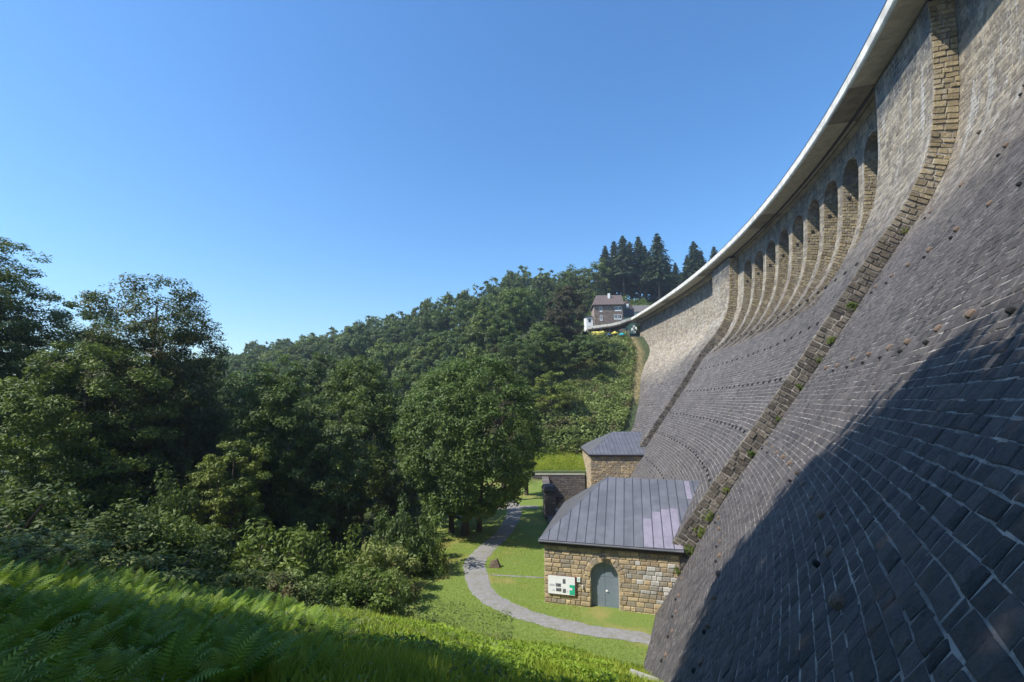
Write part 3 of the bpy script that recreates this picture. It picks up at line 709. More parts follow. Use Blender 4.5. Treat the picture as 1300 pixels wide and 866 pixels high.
# near house; right front eave corner (868,698) and left one (684,684) in the photograph fix it
T1, wall1, roof1, g = valve_house('valve_house', 'nearer stone valve house with arched grey-blue door and information board', (1.75, 31.68, -13.03), R(14.6), 8.94, 11.6, -13, 3.85, 3.2, 4.1, 11.5, 8.7, True, 0.60)
# replaced lighter sheets at the lower right of the front slope
for (xa, xb, y0, y1) in ((6.61, 7.19, 0.02, 2.15), (7.21, 7.79, 0.02, 2.75), (7.81, 8.39, 0.02, 3.0), (8.41, 8.93, 0.02, 3.1), (9.61, 10.0, 4.0, 5.7)):
    x2 = xb; P3 = [(xa+.02, y0, 0), (xb-.02, y0, 0), (xb-.02, y1, 0), (xa+.02, y1, 0)]
    P3 = [(x, y, g['zE']+y*g['sl']+0.056) for x, y, _ in P3]
    MB().slab(P3, 0.004).build('patched_panel', M['zinc_new'], roof1)
# door
d = empty('door', (0, 0, 0)); d.parent = T1; d.location = (3.28, 0.62, 0)
dw, dh = 1.74, 2.78; r = dw/2; sp = dh-r
for sgn, nm in ((0, 'door_leaf'), (1, 'door_leaf')):
    if sgn == 0: poly = [(0.0, 0.0), (r-.008, 0.0), (r-.008, dh-.01)] + [(r+r*math.cos(a), sp+r*math.sin(a)) for a in np.linspace(math.pi/2+.05, math.pi, 9)]
    else: poly = [(r+.008, 0.0), (dw, 0.0)] + [(r+r*math.cos(a), sp+r*math.sin(a)) for a in np.linspace(0, math.pi/2-.05, 9)] + [(r+.008, dh-.01)]
    b = MB(); b.prism(poly, 0.0, 0.06); b.build(nm, M['door'], d)
b = MB(); b.box((.02, -.012, 1.86), (r-.03, 0.005, 1.90)); b.box((r+.03, -.012, 1.86), (dw-.02, .005, 1.90)); b.build('door_rail', M['door'], d)
b = MB(); b.tube([(r+.09, -.02, 1.0), (r+.09, -.06, 1.0), (r+.2, -.06, 1.0)], .014, 6); b.build('door_handle', M['white'], d)
b = MB(); b.tube([(r+.1, -.004, 1.0), (r+.1, -.03, 1.0)], .065, 10); b.build('lock_plate', M['white'], d)
b = MB(); b.box((3.2, .18, -.12), (5.1, .55, 0.0)); b.build('door_sill', M['concrete_side'], T1)
# spotlight and little fittings
b = MB(); b.tube([(4.05, .3, 3.22), (4.05, .06, 3.28)], .03, 6); b.box((3.85, -.06, 3.18), (4.08, .1, 3.36)); b.box((4.12, -.02, 3.2), (4.28, .12, 3.34)); b.tube([(3.95, .28, 3.5), (3.95, .24, 3.2)], .015, 5)
b.build('spotlight', M['darkmetal'], T1)
b = MB(); b.box((2.72, .16, 1.15), (2.80, .26, 1.32)); b.build('switch_box', M['concrete'], T1)
# information board hung on the wall
sb = empty('information_board', tuple(T1.matrix_world @ Vector((0, 0, 0))), 0, 'white information board with photos and a green field on the valve house wall', 'sign')
sb.location = Vector((1.75, 31.68, -13.03)) + Matrix.Rotation(-R(14.6), 3, 'Z') @ Vector((0.56, 0.22, 0.62)); sb.rotation_euler = (0, 0, -R(14.6))
bw, bh = 1.80, 1.16
b = MB(); b.box((0, -.03, 0), (bw, .04, bh)); b.build('frame', M['board_red'], sb)
b = MB(); b.box((.0, -.042, .05), (bw-.07, -.031, bh)); b.build('panel', M['white'], sb)
def prt(nm, x0, z0, x1, z1, m): b = MB(); b.box((x0, -.048, z0), (x1, -.0425, z1)); b.build(nm, m, sb)
prt('green_field', 1.38, .08, 1.72, .68, M['green_print'])
b = MB(); b.box((1.36, -.053, .36), (1.56, -.0485, .5)); b.build('caption_label', M['white'], sb)
for x0, z0, x1, z1 in ((.5, .5, .83, .7), (.52, .22, .85, .42), (.95, .16, 1.15, .4), (.95, .72, 1.13, 1.0)): prt('photo_print', x0, z0, x1, z1, M['photo_grey'])
for k in range(4): prt('text_line', .1, .62-.035*k, .42, .635-.035*k, M['text_grey'])
for k in range(3): prt('text_line', .26, .3-.035*k, .44, .312-.035*k, M['text_grey'])
for k in range(3): prt('text_line', 1.2, .3-.04*k, 1.32, .312-.04*k, M['text_grey'])
sg = empty('notice_sign', Vector((1.75, 31.68, -13.03)) + Matrix.Rotation(-R(14.6), 3, 'Z') @ Vector((2.42, 0.24, 1.50)), -R(14.6), 'small white notice beside the information board on the stone wall', 'sign')
b = MB(); b.box((0, -.015, 0), (.2, .015, .28)); b.build('plate', M['white'], sg)
b = MB(); b.box((.04, -.02, .17), (.16, -.0155, .2)); b.box((.04, -.02, .1), (.14, -.0155, .13)); b.build('print', M['green_print'], sg)

T2, wall2, roof2, g2 = valve_house('valve_house', 'farther stone valve house without a door, beyond the stilling basin', (11.9, 73.6, -13.0), R(2.0), 9.2, 13.0, -13, 4.5, 3.0, 4.9, 12.5, 9.0, False, 0.62)

# basin: walls, water, pillar
def rock_wall(name, label, p0, p1, z0, z1, th, cat='wall', ch=.3, cw=.5, cap=True, face_both=False, mats=('bmortar', 'greywall')):
    p0 = Vector(p0); p1 = Vector(p1); L = (p1-p0).length; ang = math.atan2(p1.y-p0.y, p1.x-p0.x)
    T = empty(name, (p0.x, p0.y, z0), ang, label, cat)
    b = MB(); b.box((0, 0, 0), (L, th, z1-z0)); b.build('core', M[mats[0]], T)
    base = np.array([US[0].vertices[k].co[:] for k in range(12)]); q = np.array([(k, (k+1) % 4, 4+(k+1) % 4, 4+k) for k in range(4)] + [(4+k, 4+(k+1) % 4, 8+(k+1) % 4, 8+k) for k in range(4)] + [(8, 9, 10, 11)])
    A = wall_rects(0, L, 0, z1-z0-.02, ch, cw); ac = Acc()
    VV = np.array([base*np.array([b_-a-.04, rnd.uniform(.03, .06), zb-za-.04])+np.array([(a+b_)/2, 0.0, (za+zb)/2]) for a, b_, za, zb in A]); acc_stones(ac, VV, q)
    if face_both:
        W2 = VV.copy(); W2[..., 1] = th-W2[..., 1]; W2[..., 0] = L-W2[..., 0]; acc_stones(ac, W2, q)
        A = wall_rects(0, th, 0, z1-z0-.02, ch, cw); V3 = []
        for a, b_, za, zb in A:
            p = base*np.array([b_-a-.04, rnd.uniform(.03, .06), zb-za-.04]); V3.append(np.stack([p[:, 1], -p[:, 0], p[:, 2]], -1)+np.array([0.0, (a+b_)/2, (za+zb)/2]))
        acc_stones(ac, np.array(V3), q)
    tag(link('masonry', ac.mesh('masonry', [M[mats[1]]]), T), kind='stuff')
    if cap:
        n = max(1, int(L/1.1))
        for i in range(n):
            b = MB(); b.box((L*i/n+.01, -.1, z1-z0), (L*(i+1)/n-.01, th+.06, z1-z0+.16)); b.build('coping_stone', M['concrete_side'] if not face_both else M['greywall'], T)
    return T
rock_wall('retaining_wall', 'grey stone retaining wall behind the stilling basin', (-3.5, 79.0), (12.1, 79.0), -16.8, -12.35, 0.7, ch=.28, cw=.45)
# left side wall of the basin, running away from the camera: visible end and shaded flank
rock_wall('basin_wall', 'dark stone side wall of the stilling basin seen end-on beside the lawn', (4.65, 47.5), (5.9, 78.9), -17, -12.75, 0.9, face_both=True)
pl = rock_wall('basin_pier', 'tall dark stone pier at the end of the basin side wall beside the lawn', (3.6, 53.0), (4.8, 53.0), -17, -10.0, 2.2, cap=False, face_both=True)
b = MB(); b.add([(-.2, -.2, 7.0), (1.4, -.2, 7.0), (1.4, 2.4, 7.0), (-.2, 2.4, 7.0), (-.05, .1, 7.35), (1.2, .1, 7.5), (1.2, 2.1, 7.5), (-.05, 2.1, 7.35)], [(0,3,2,1), (4,5,6,7), (0,1,5,4), (1,2,6,5), (2,3,7,6), (3,0,4,7)]); b.build('pier_cap', M['greywall'], pl)
t = NT('basin_water'); P = t.pos(); n = t.noise(2.5, 3, 0.5, P); M['water'] = t.pbr(t.mix(n, (0.045, 0.042, 0.025), (0.07, 0.062, 0.038)), 0.08, t.bump(n, 0.15, 0.02), spec=0.5)
b = MB(); b.add([(5.0, 45.6, -15.9), (21, 45.6, -15.9), (23, 78.9, -15.9), (5.0, 78.9, -15.9)], [(0, 1, 2, 3)]); tag(b.build('basin_water', M['water']), kind='structure')
rock_wall('basin_weir', 'low stone weir sill crossing the stilling basin', (4.9, 66.0), (15, 66.0), -16.8, -15.2, 1.2, cap=True)
# small stones and slab on the lawn / slope
b = MB(); b.add([(-.45,-.25,0), (.4,-.28,0), (.5,.25,0), (-.4,.3,0), (-.32,-.15,.5), (.15,-.2,.72), (.22,.12,.66), (-.28,.16,.46)], [(0,3,2,1), (4,5,6,7), (0,1,5,4), (1,2,6,5), (2,3,7,6), (3,0,4,7)])
o = b.build('boulder', M['drain'], loc=(-1.35, 38.3, float(ground(-1.35, 38.3))-.05)); tag(o, 'brown boulder lying on the lawn beside the path bend', 'boulder')
b = MB(); b.box((-.55, -.3, -.25), (.55, .3, .16)); o = b.build('stone_slab', M['concrete_side'], loc=(4.95, 18.9, float(ground(4.95, 18.9))+.12), rz=R(-25)); o.rotation_euler = (R(-8), R(6), R(-25)); tag(o, 'pale stone slab half sunk in the bright grass below the dam', 'stone slab')

# ------------------------------------------------------------------ vegetation
def leaves_np(C, Nrm, size, r, aspect=1.6, fold=0.25):
    """one folded leaf (two triangles sharing the midrib) per centre"""
    n = len(C); a = r.normal(size=(n, 3)); a -= Nrm*(a*Nrm).sum(1, keepdims=True); a /= np.linalg.norm(a, axis=1, keepdims=True)+1e-9; b = np.cross(Nrm, a)
    L = (size*r.uniform(.7, 1.35, n))[:, None]; Wd = L/aspect
    tip = C+a*L; base = C-a*L*0.5; s1 = C+b*Wd*0.5+Nrm*Wd*fold*r.uniform(-1, 1, (n, 1)); s2 = C-b*Wd*0.5+Nrm*Wd*fold*r.uniform(-1, 1, (n, 1))
    V = np.stack([base, s1, tip, s2], 1).reshape(-1, 3); i = np.arange(n)*4
    return V, np.concatenate([np.stack([i, i+1, i+2], -1), np.stack([i, i+2, i+3], -1)])

def crown_np(seed, shape, rx, rz, nclump, nleaf, size, flat=0.55, clump_r=0.2, droop=0.0, hollow=0.5, up=0.6):
    """leaf clumps spread through an uneven crown centred on the origin, z from -rz to rz; returns V, tris, tone, clump centres"""
    r = np.random.default_rng(seed); cs = []
    lob = r.normal(size=(9, 3)); lob /= np.linalg.norm(lob, axis=1, keepdims=True); amp = r.uniform(-.22, .22, 9)
    while len(cs) < nclump:
        d = r.normal(size=3); d /= np.linalg.norm(d); q = r.uniform(hollow, 1)**0.6 if r.random() < .82 else r.uniform(.15, .7)
        q *= 1+float((amp*np.maximum(0, lob@d)**3).sum())*1.2; z = d[2]*q
        if shape == 'round': k = 1.0
        elif shape == 'dome': k = 1.0 if z < 0 else 1.0; z = z if z > -0.75 else -0.75-r.random()*.1
        elif shape == 'cone': z = r.uniform(-1, 1); k = max(.04, (1-(z+1)/2))*1.0; d[:2] /= np.linalg.norm(d[:2])+1e-9; q = q if r.random() < .7 else q*.5
        elif shape == 'tall': k = 0.75+0.25*math.cos(z*2.2)
        cs.append((d[0]*q*rx*k, d[1]*q*rx*k, z*rz))
    cs = np.array(cs); n = nclump*nleaf; ci = np.repeat(np.arange(nclump), nleaf)
    R0 = clump_r*rx*r.uniform(.6, 1.35, nclump)
    d = r.normal(size=(n, 3)); d /= np.linalg.norm(d, axis=1, keepdims=True); rad = r.uniform(0.15, 1, n)**0.55
    off = d*rad[:, None]*R0[ci][:, None]; off[:, 2] *= flat
    C = cs[ci]+off; C[:, 2] -= droop*np.hypot(off[:, 0], off[:, 1])
    N = d*0.55+np.array([0, 0, up])+r.normal(size=(n, 3))*0.45; N += 0.25*cs[ci]/rx; N /= np.linalg.norm(N, axis=1, keepdims=True)
    V, T = leaves_np(C, N, np.full(n, size), r); tone = np.clip(r.uniform(0, 1, nclump)[ci]*0.55+r.uniform(0, .45, n), 0, 1)
    return V, T, np.concatenate([tone, tone]), cs

def trunk_mb(h_base, cs, seed, rad, top, nlimb=9, lean=(0, 0), crown_low=None):
    r = np.random.default_rng(seed); b = MB(); n = 7
    pts = [Vector((lean[0]*t*t+r.uniform(-.05, .05)*t*3, lean[1]*t*t+r.uniform(-.05, .05)*t*3, h_base+(top-h_base)*t)) for t in np.linspace(0, 1, n)]
    b.tube([pts[0]-Vector((0, 0, .4))]+pts, [rad*1.5, rad*1.25]+[rad*(1-.85*t) for t in np.linspace(0, 1, n)[1:]], 8)
    for k in r.choice(len(cs), min(nlimb, len(cs)), replace=False):
        e = Vector(cs[k]); t = r.uniform(.3, .85); z0 = h_base+(top-h_base)*t
        if z0 > e.z: z0 = h_base+(e.z-h_base)*0.6
        tt = (z0-h_base)/(top-h_base); p = Vector((lean[0]*tt*tt, lean[1]*tt*tt, z0)); m = p.lerp(e, .5)+Vector((0, 0, -0.08*(e-p).length))
        rr = rad*(1-.8*tt)*.5; b.tube([p, m, e], [rr, rr*.6, rr*.18], 5)
    return b

def tree(name, label, loc, h, rx, crown_from, mat, seed, shape='round', nclump=90, nleaf=170, size=.16, group=None, trad=None, cat='tree', **kw):
    """h total height, crown from crown_from to h; trunk and crown are parts"""
    T = empty(name, loc, 0, label, cat, group); rz = (h-crown_from)/2; zc = crown_from+rz
    V, Fc, tone, cs = crown_np(seed, shape, rx, rz, nclump, nleaf, size, **kw); V = V+np.array([0, 0, zc]); cs = cs+np.array([0, 0, zc])
    trunk_mb(0, cs, seed+1, trad or h*.018, h*.9, 12).build('trunk', M['bark'], T, smooth=True)
    link('crown', mesh_np('crown', V, [Fc], [mat], tone), T); return T

def gz(x, y): return float(ground(x, y))
def at(u, v, y):
    """world x, z of an image point at depth y"""
    c, s = math.cos(PITCH), math.sin(PITCH); a = (u-650)/F_PX; b = (433-v)/F_PX; ry = c-s*b; rz = s+c*b; return a/ry*y, rz/ry*y

# trees of the valley floor, one by one: (name, label, u of trunk, depth, v of top, half width px, crown bottom z rel., material, shape, options)
def T(name, label, u, y, vtop, hw, cf, mat, seed, shape='round', **kw):
    x, ztop = at(u, vtop, y); g0 = gz(x, y); h = ztop-g0; rx = hw/F_PX*y
    return tree(name, label, (x, y, g0-.1), h, rx, cf*h, M[mat], seed, shape, **kw)
T('broadleaf_tree', 'tall dark tree at the left edge with layered feathery branches', 2, 34, 292, 74, .22, 'leaf_dark', 21, 'tall', nclump=420, nleaf=130, size=.15, flat=.5, clump_r=.2, droop=.1, hollow=.2)
T('acacia_tree', 'airy tree with olive and rusty foliage rising highest beside the left edge tree', 205, 38, 352, 84, .2, 'leaf_acacia', 22, 'dome', nclump=460, nleaf=140, size=.17, flat=.6, clump_r=.2, hollow=.2)
T('lime_tree', 'yellow-green tree in front of the airy tall tree, left part of photo', 118, 33.5, 425, 80, .08, 'leaf_lime', 23, 'dome', nclump=300, nleaf=140, size=.16, flat=.6, clump_r=.18)
T('broadleaf_tree', 'dark narrow-topped tree between the left edge tree and the airy tall tree', 122, 43, 380, 56, .2, 'leaf_dark', 24, 'tall', nclump=260, nleaf=120, size=.18, flat=.7, clump_r=.2, hollow=.3)
T('broadleaf_tree', 'dark tree under the right shoulder of the airy tall tree', 258, 44, 462, 56, .1, 'leaf_dark', 25, 'round', nclump=190, nleaf=120, size=.18, clump_r=.17)
T('broadleaf_tree', 'grey-green tree with a sparse pale top left of the valley centre', 352, 41, 440, 66, .12, 'leaf', 26, 'tall', nclump=340, nleaf=120, size=.18, flat=.65, clump_r=.18, hollow=.3)
T('broadleaf_tree', 'yellow-green leafy young tree low in front of the dark left wood', 300, 34, 545, 44, .05, 'leaf_lime', 27, 'round', nclump=110, nleaf=130, size=.15)
T('broadleaf_tree', 'dark bushy tree in the shade left of the round tree', 420, 43, 530, 52, .06, 'leaf_dark', 28, 'round', nclump=170, nleaf=120, size=.2)
T('broadleaf_tree', 'green tree with pale leafy top left behind the round tree', 466, 52, 435, 64, .12, 'leaf', 29, 'tall', nclump=280, nleaf=110, size=.22, flat=.6, clump_r=.16)
T('broadleaf_tree', 'middle green tree standing behind the grey-green one', 408, 60, 425, 52, .15, 'leaf_hill', 30, 'dome', nclump=170, nleaf=110, size=.26, clump_r=.17)
T('broadleaf_tree', 'broad dark tree filling the gap right of the airy tall tree', 310, 55, 450, 56, .12, 'leaf_dark', 34, 'dome', nclump=170, nleaf=110, size=.25, clump_r=.17)
T('broadleaf_tree', 'dark green tree behind the left side of the round tree', 530, 62, 470, 40, .1, 'leaf_dark', 41, 'round', nclump=130, nleaf=110, size=.26, clump_r=.17)
# the big round tree: dense dome on several stems
x, zt = at(593, 455, 47); g0 = gz(x, 47)
TT = empty('round_tree', (x, 47, g0-.1), 0, 'large round dense tree standing beside the path in the middle', 'tree')
h = zt-g0; V, Fc, tone, cs = crown_np(31, 'dome', 7.0, h*.47, 620, 120, .2, flat=.8, clump_r=.125, hollow=.85, up=.45); zc = h-h*.47
V = V+np.array([0, 0, zc]); cs = cs+np.array([0, 0, zc])
b = trunk_mb(0, cs, 5, .33, h*.8, 14, (.5, .3)); b.build('trunk', M['bark'], TT, smooth=True)
b = trunk_mb(0, cs, 6, .26, h*.7, 8, (-1.5, .5)); b.build('trunk', M['bark'], TT, loc=(-1.4, .8, 0), smooth=True)
b = trunk_mb(0, cs, 8, .24, h*.7, 8, (1.4, .5)); b.build('trunk', M['bark'], TT, loc=(1.3, 1.2, 0), smooth=True)
link('crown', mesh_np('crown', V, [Fc], [M['leaf_round']], tone), TT)
T('copper_tree', 'brownish half-bare tree right behind the big round tree', 640, 62, 438, 36, .3, 'leaf_red', 32, 'tall', nclump=60, nleaf=120, size=.2, hollow=.3)
T('broadleaf_tree', 'dark tree between the round tree and the overgrown bank', 668, 66, 500, 24, .1, 'leaf_dark', 33, 'tall', nclump=60, nleaf=150, size=.2)
T('broadleaf_tree', 'bright green shrubby tree left of the overgrown bank', 700, 92, 470, 30, .02, 'leaf_lime', 35, 'dome', nclump=60, nleaf=150, size=.26)
T('broadleaf_tree', 'brown-green tall tree just left of the grey house', 722, 122, 365, 30, .12, 'leaf_red', 36, 'tall', nclump=100, nleaf=170, size=.36)
T('broadleaf_tree', 'dark green tree below and left of the grey house', 690, 118, 405, 30, .1, 'leaf_dark', 37, 'tall', nclump=90, nleaf=160, size=.36)
T('broadleaf_tree', 'dark tree with a single thin stem on the shaded upper bank', 733, 110, 425, 25, .35, 'leaf_dark', 38, 'round', nclump=70, nleaf=140, size=.34)
T('broadleaf_tree', 'dark green tree below the beer terrace on the shaded bank', 762, 118, 436, 20, .1, 'leaf_dark', 39, 'round', nclump=60, nleaf=140, size=.32)
T('broadleaf_tree', 'low dark tree beside the dam end below the terrace', 786, 124, 440, 14, .1, 'leaf_dark', 40, 'round', nclump=50, nleaf=120, size=.32)
T('broadleaf_tree', 'dark tree at the far left edge low behind the tall layered one', -14, 46, 430, 52, .05, 'leaf_dark', 47, 'round', nclump=110, nleaf=110, size=.25, clump_r=.2)
T('broadleaf_tree', 'dark low tree between the left edge tree and the yellow-green tree', 58, 44, 470, 46, .04, 'leaf_dark', 48, 'round', nclump=110, nleaf=110, size=.25, clump_r=.2)
T('broadleaf_tree', 'dark tree deep in the left wood behind the left edge tree', 40, 62, 400, 60, .1, 'leaf_hill', 44, 'dome', nclump=120, nleaf=110, size=.3, clump_r=.2)
T('broadleaf_tree', 'dark tree deep in the left wood behind the yellow-green tree', 150, 66, 430, 56, .1, 'leaf_dark', 45, 'dome', nclump=120, nleaf=110, size=.3, clump_r=.2)
T('broadleaf_tree', 'dark tree deep in the left wood behind the airy tree', 236, 70, 448, 50, .1, 'leaf_hill', 46, 'dome', nclump=120, nleaf=110, size=.3, clump_r=.2)
for k, (u, y, vt, hw, mt, lb) in enumerate(((742, 186, 330, 22, 'leaf_hill', 'green broadleaf tree rising directly behind the left side of the grey house'), (757, 196, 327, 20, 'leaf', 'broadleaf tree standing against the left end of the spruce row'), (728, 192, 335, 22, 'leaf_hill', 'round broadleaf tree on the skyline left of the grey house'), (852, 214, 345, 20, 'leaf_dark', 'dark broadleaf tree filling the dip in the spruce row'), (802, 216, 345, 26, 'leaf_dark', 'dark broadleaf tree behind the middle spruces'), (776, 214, 345, 24, 'leaf_dark', 'dark broadleaf tree behind the left spruces'), (828, 216, 348, 22, 'leaf_dark', 'dark broadleaf tree behind the tallest spruce'), (878, 216, 345, 24, 'leaf_dark', 'dark broadleaf tree behind the spruces near the crest'))):
    T('broadleaf_tree', lb, u, y, vt, hw, -.05, mt, 700+k, 'dome', nclump=70, nleaf=60, size=.6, clump_r=.24)
T('broadleaf_tree', 'green tree filling the gap above the copper-brown one on the lower hillside', 655, 100, 420, 34, .08, 'leaf_hill', 42, 'dome', nclump=110, nleaf=120, size=.32, clump_r=.2)
T('broadleaf_tree', 'mid green tree at the hill foot right of the round tree top', 684, 108, 415, 30, .08, 'leaf', 43, 'round', nclump=110, nleaf=120, size=.34, clump_r=.2)
# trees outside the frame that shade the foreground and the foot of the dam
def shade_tree(cx, cy, cz, rx, rz, seed, label, mat='leaf', nclump=110, nleaf=105, ls=.25):
    g0 = gz(cx, cy); Tn = empty('broadleaf_tree', (cx, cy, g0-.2), 0, label, 'tree'); V, Fc, tone, cs = crown_np(seed, 'round', rx, rz, nclump, nleaf, ls, clump_r=.24)
    V = V+np.array([0, 0, cz-g0]); cs = cs+np.array([0, 0, cz-g0]); trunk_mb(0, cs, seed, .35, cz-g0+rz*.7, 12).build('trunk', M['bark'], Tn, smooth=True); link('crown', mesh_np('crown', V, [Fc], [M[mat]], tone), Tn)
shade_tree(-11.3, 3.3, 19.0, 6.3, 5.4, 61, 'tall tree on the ferny spur left of the viewpoint', nclump=150, nleaf=140, ls=.36)
shade_tree(-19.5, 1.2, 15.0, 5.4, 5.4, 62, 'second tall tree on the ferny spur further left', nclump=140, nleaf=120, ls=.34)
shade_tree(-28.0, 1.0, 12.0, 8.5, 7.5, 63, 'broad tree on the slope far left of the viewpoint', nclump=115)
shade_tree(-16.0, -4.0, 18.0, 7.0, 7.0, 64, 'tall tree on the slope behind the viewpoint', nclump=115)
shade_tree(-6.5, -6.5, 14.0, 5.5, 6.0, 65, 'tree standing close behind the viewpoint', nclump=100)
shade_tree(-37.0, 9.0, 9.0, 8.0, 7.5, 66, 'broad dark tree out to the left behind the ferns', nclump=100)

shade_tree(-31.0, 10.5, 12.0, 6.5, 6.5, 67, 'tall tree beyond the left end of the ferny spur', nclump=115)
# wooded hillside: individuals sharing a few crowns
HG = 'trees of the wood on the far hillside'; HL = 'broadleaf tree in the dense wood covering the far hillside'
protos = []
for k in range(7):
    rx = [4.9, 5.5, 4.6, 5.9, 5.1, 5.3, 4.3][k]; V, Fc, tone, cs = crown_np(100+k, ['dome', 'round', 'tall'][k % 3], rx, 5.2+.4*(k % 3), 90, 75, .5, flat=.65, clump_r=.22, hollow=.6)
    tb = trunk_mb(-11.5, cs, 100+k, .25, 3, 5); tv = np.concatenate(tb.V); nV = len(V)
    q4 = np.array([f for f in tb.F if len(f) == 4])+nV
    me = mesh_np('hill_tree', np.concatenate([V, tv]), [Fc, q4], [M[['leaf_hill', 'leaf', 'leaf_hill', 'leaf_dark', 'leaf_hill', 'leaf', 'leaf_lime'][k]], M['bark']], np.concatenate([tone, np.zeros(len(q4))]), np.concatenate([np.zeros(len(Fc)), np.ones(len(q4))]))
    protos.append(me)
cand = []
for y in np.arange(88, 380, 5.6):
    for x in np.arange(-330, 110, 6.2):
        px, py = x+rnd.uniform(-2.2, 2.2), y+rnd.uniform(-2, 2)
        if px > 70 and py < 214: continue
        yb = 84-0.25*min(px, 0); yr = 200-0.62*min(px, 0)
        if py < yb+4 or py > yr+(26 if px < 0 else 60): continue
        if px > -3 and py < 128: continue
        if px > 6 and py < (172 if px < 24 else 178 if px < 33 else 212): continue
        g0 = gz(px, py); u, v, D = project(np.array([px, py, g0+9]))
        if u < -60 or u > (800 if py < 214 else 930) or D < 1: continue
        cand.append((px, py, g0, D, u, v))
# keep those the photograph can see (tops not buried behind nearer crowns)
cand.sort(key=lambda c: c[3]); horizon = np.full(190, 1e9); keep = []
for c in cand:
    i = int((c[4]+100)/6.3); i = min(max(i, 0), 189); top = c[5]-8/c[3]*F_PX*0.6; wpx = max(1, int(5.0/c[3]*F_PX/6.3))
    lo, hi = max(0, i-wpx), min(190, i+wpx+1)
    if top < np.median(horizon[lo:hi])-0.5 or c[3] < 110: keep.append(c); horizon[lo:hi] = np.minimum(horizon[lo:hi], top+2)
print('hill trees', len(cand), len(keep))
for c in keep[:300]:
    k = rnd.randrange(7); sc = rnd.uniform(.62, 1.0); hh = rnd.uniform(.95, 1.3)
    o = link('hill_tree', protos[k], loc=(c[0], c[1], c[2]+10.0*sc*hh), rz=rnd.uniform(0, 6.28)); o.scale = (sc, sc, sc*hh); tag(o, HL, 'tree', HG)
if len(keep) > 300:                       # the farthest ones, joined
    lo = []
    for k in range(4):
        V, Fc, tone, cs = crown_np(150+k, 'dome', 4.6, 6.0, 46, 10, 1.15, flat=.7, clump_r=.26, hollow=.6); lo.append((V, Fc, tone))
    Vs, Fs, Ts, n0 = [], [], [], 0
    for c in keep[300:]:
        V, Fc, tone = lo[rnd.randrange(4)]; sc = rnd.uniform(.65, 1.05); hh = rnd.uniform(.95, 1.3); a = rnd.uniform(0, 6.28); ca, sa = math.cos(a)*sc, math.sin(a)*sc
        Vs.append(np.stack([V[:, 0]*ca-V[:, 1]*sa+c[0], V[:, 0]*sa+V[:, 1]*ca+c[1], V[:, 2]*sc*hh+c[2]+7.6*sc*hh], -1)); Fs.append(Fc+n0); Ts.append(np.clip(tone*.7+rnd.uniform(-.1, .3), 0, 1)); n0 += len(V)
    tag(link('distant_wood', mesh_np('distant_wood', np.concatenate(Vs), [np.concatenate(Fs)], [M['leaf_hill']], np.concatenate(Ts))), 'farthest trees of the wood along the ridge', 'wood', kind='stuff')
# spruces behind the house, trunks showing
def spruce_np(seed, h, r0, bare):
    r = np.random.default_rng(seed); Cs = []; Ns = []; z = bare
    while z < h-0.3:
        k = 1-(z-bare)/(h-bare); nb = 9; rad = r0*(k**.8)*r.uniform(.75, 1.1)+.15
        for j in range(nb):
            a = 2*math.pi*(j+r.random())/nb; L = rad*r.uniform(.65, 1.1); m = max(6, int(L*13))
            t = r.uniform(.08, 1, m); sp = r.normal(size=m)*.16*L*(1.1-t); x = t*L
            c = np.stack([np.cos(a)*x-np.sin(a)*sp, np.sin(a)*x+np.cos(a)*sp, z-t*t*L*.32+r.normal(size=m)*.08-np.abs(sp)*.4], -1); Cs.append(c)
            Ns.append(np.tile([math.cos(a)*.35, math.sin(a)*.35, .85], (m, 1))+r.normal(size=(m, 3))*.35)
        z += .62*r.uniform(.85, 1.15)
    C = np.concatenate(Cs); N = np.concatenate(Ns); N /= np.linalg.norm(N, axis=1, keepdims=True)
    V, Fc = leaves_np(C, N, np.full(len(C), .5), r, 1.9); tn = r.uniform(0, 1, len(C)); return V, Fc, np.concatenate([tn, tn])
sp = []
for k in range(4):
    h = 24; V, Fc, tone = spruce_np(200+k, h, 4.8+.4*k, [8, 6.5, 11, 5][k]); tb = MB(); tb.tube([(0, 0, -1), (0, 0, h*.5), (.1, 0, h)], [.36, .22, .03], 6)
    sp.append((mesh_np('spruce_crown', V, [Fc], [M['leaf_spruce']], tone), tb.mesh('spruce_trunk', M['bark'], True)))
SPR = [(768, 200, 310, 'short spruce at the left end of the spruce row'), (779, 205, 304, 'second spruce from the left end of the row behind the house'), (790, 196, 299, 'spruce right above the chimney of the grey house'), (799, 208, 305, 'narrow spruce just right of the tallest left group'), (810, 198, 298, 'spruce above the right end of the grey house'), (818, 206, 310, 'shorter spruce between two taller ones right of the house'), (834, 188, 296, 'tallest spruce with a long bare pale trunk'), (846, 205, 330, 'low spruce right of the tallest one'), (857, 208, 332, 'small thin spruce in the gap of the row'), (872, 200, 322, 'spruce left in the group close to the dam crest'), (880, 196, 306, 'pointed spruce in the group close to the dam crest'), (889, 204, 316, 'spruce right in the group close to the dam crest'), (906, 198, 311, 'lone small spruce just above the dam crest'), (824, 214, 318, 'spruce half hidden behind the tallest one'), (864, 214, 345, 'lowest spruce in the gap')]
for k, (u, y, vt, lb) in enumerate(SPR):
    x, zt = at(u, vt, y); g0 = gz(x, y); sc = (zt-g0)/24; Tn = empty('spruce_tree', (x, y, g0), rnd.uniform(0, 6), lb, 'spruce', 'spruces behind the grey house')
    Tn.scale = (sc*1.1, sc*1.1, sc); m = sp[2 if k == 6 else k % 4]; link('crown', m[0], Tn); link('trunk', m[1], Tn)

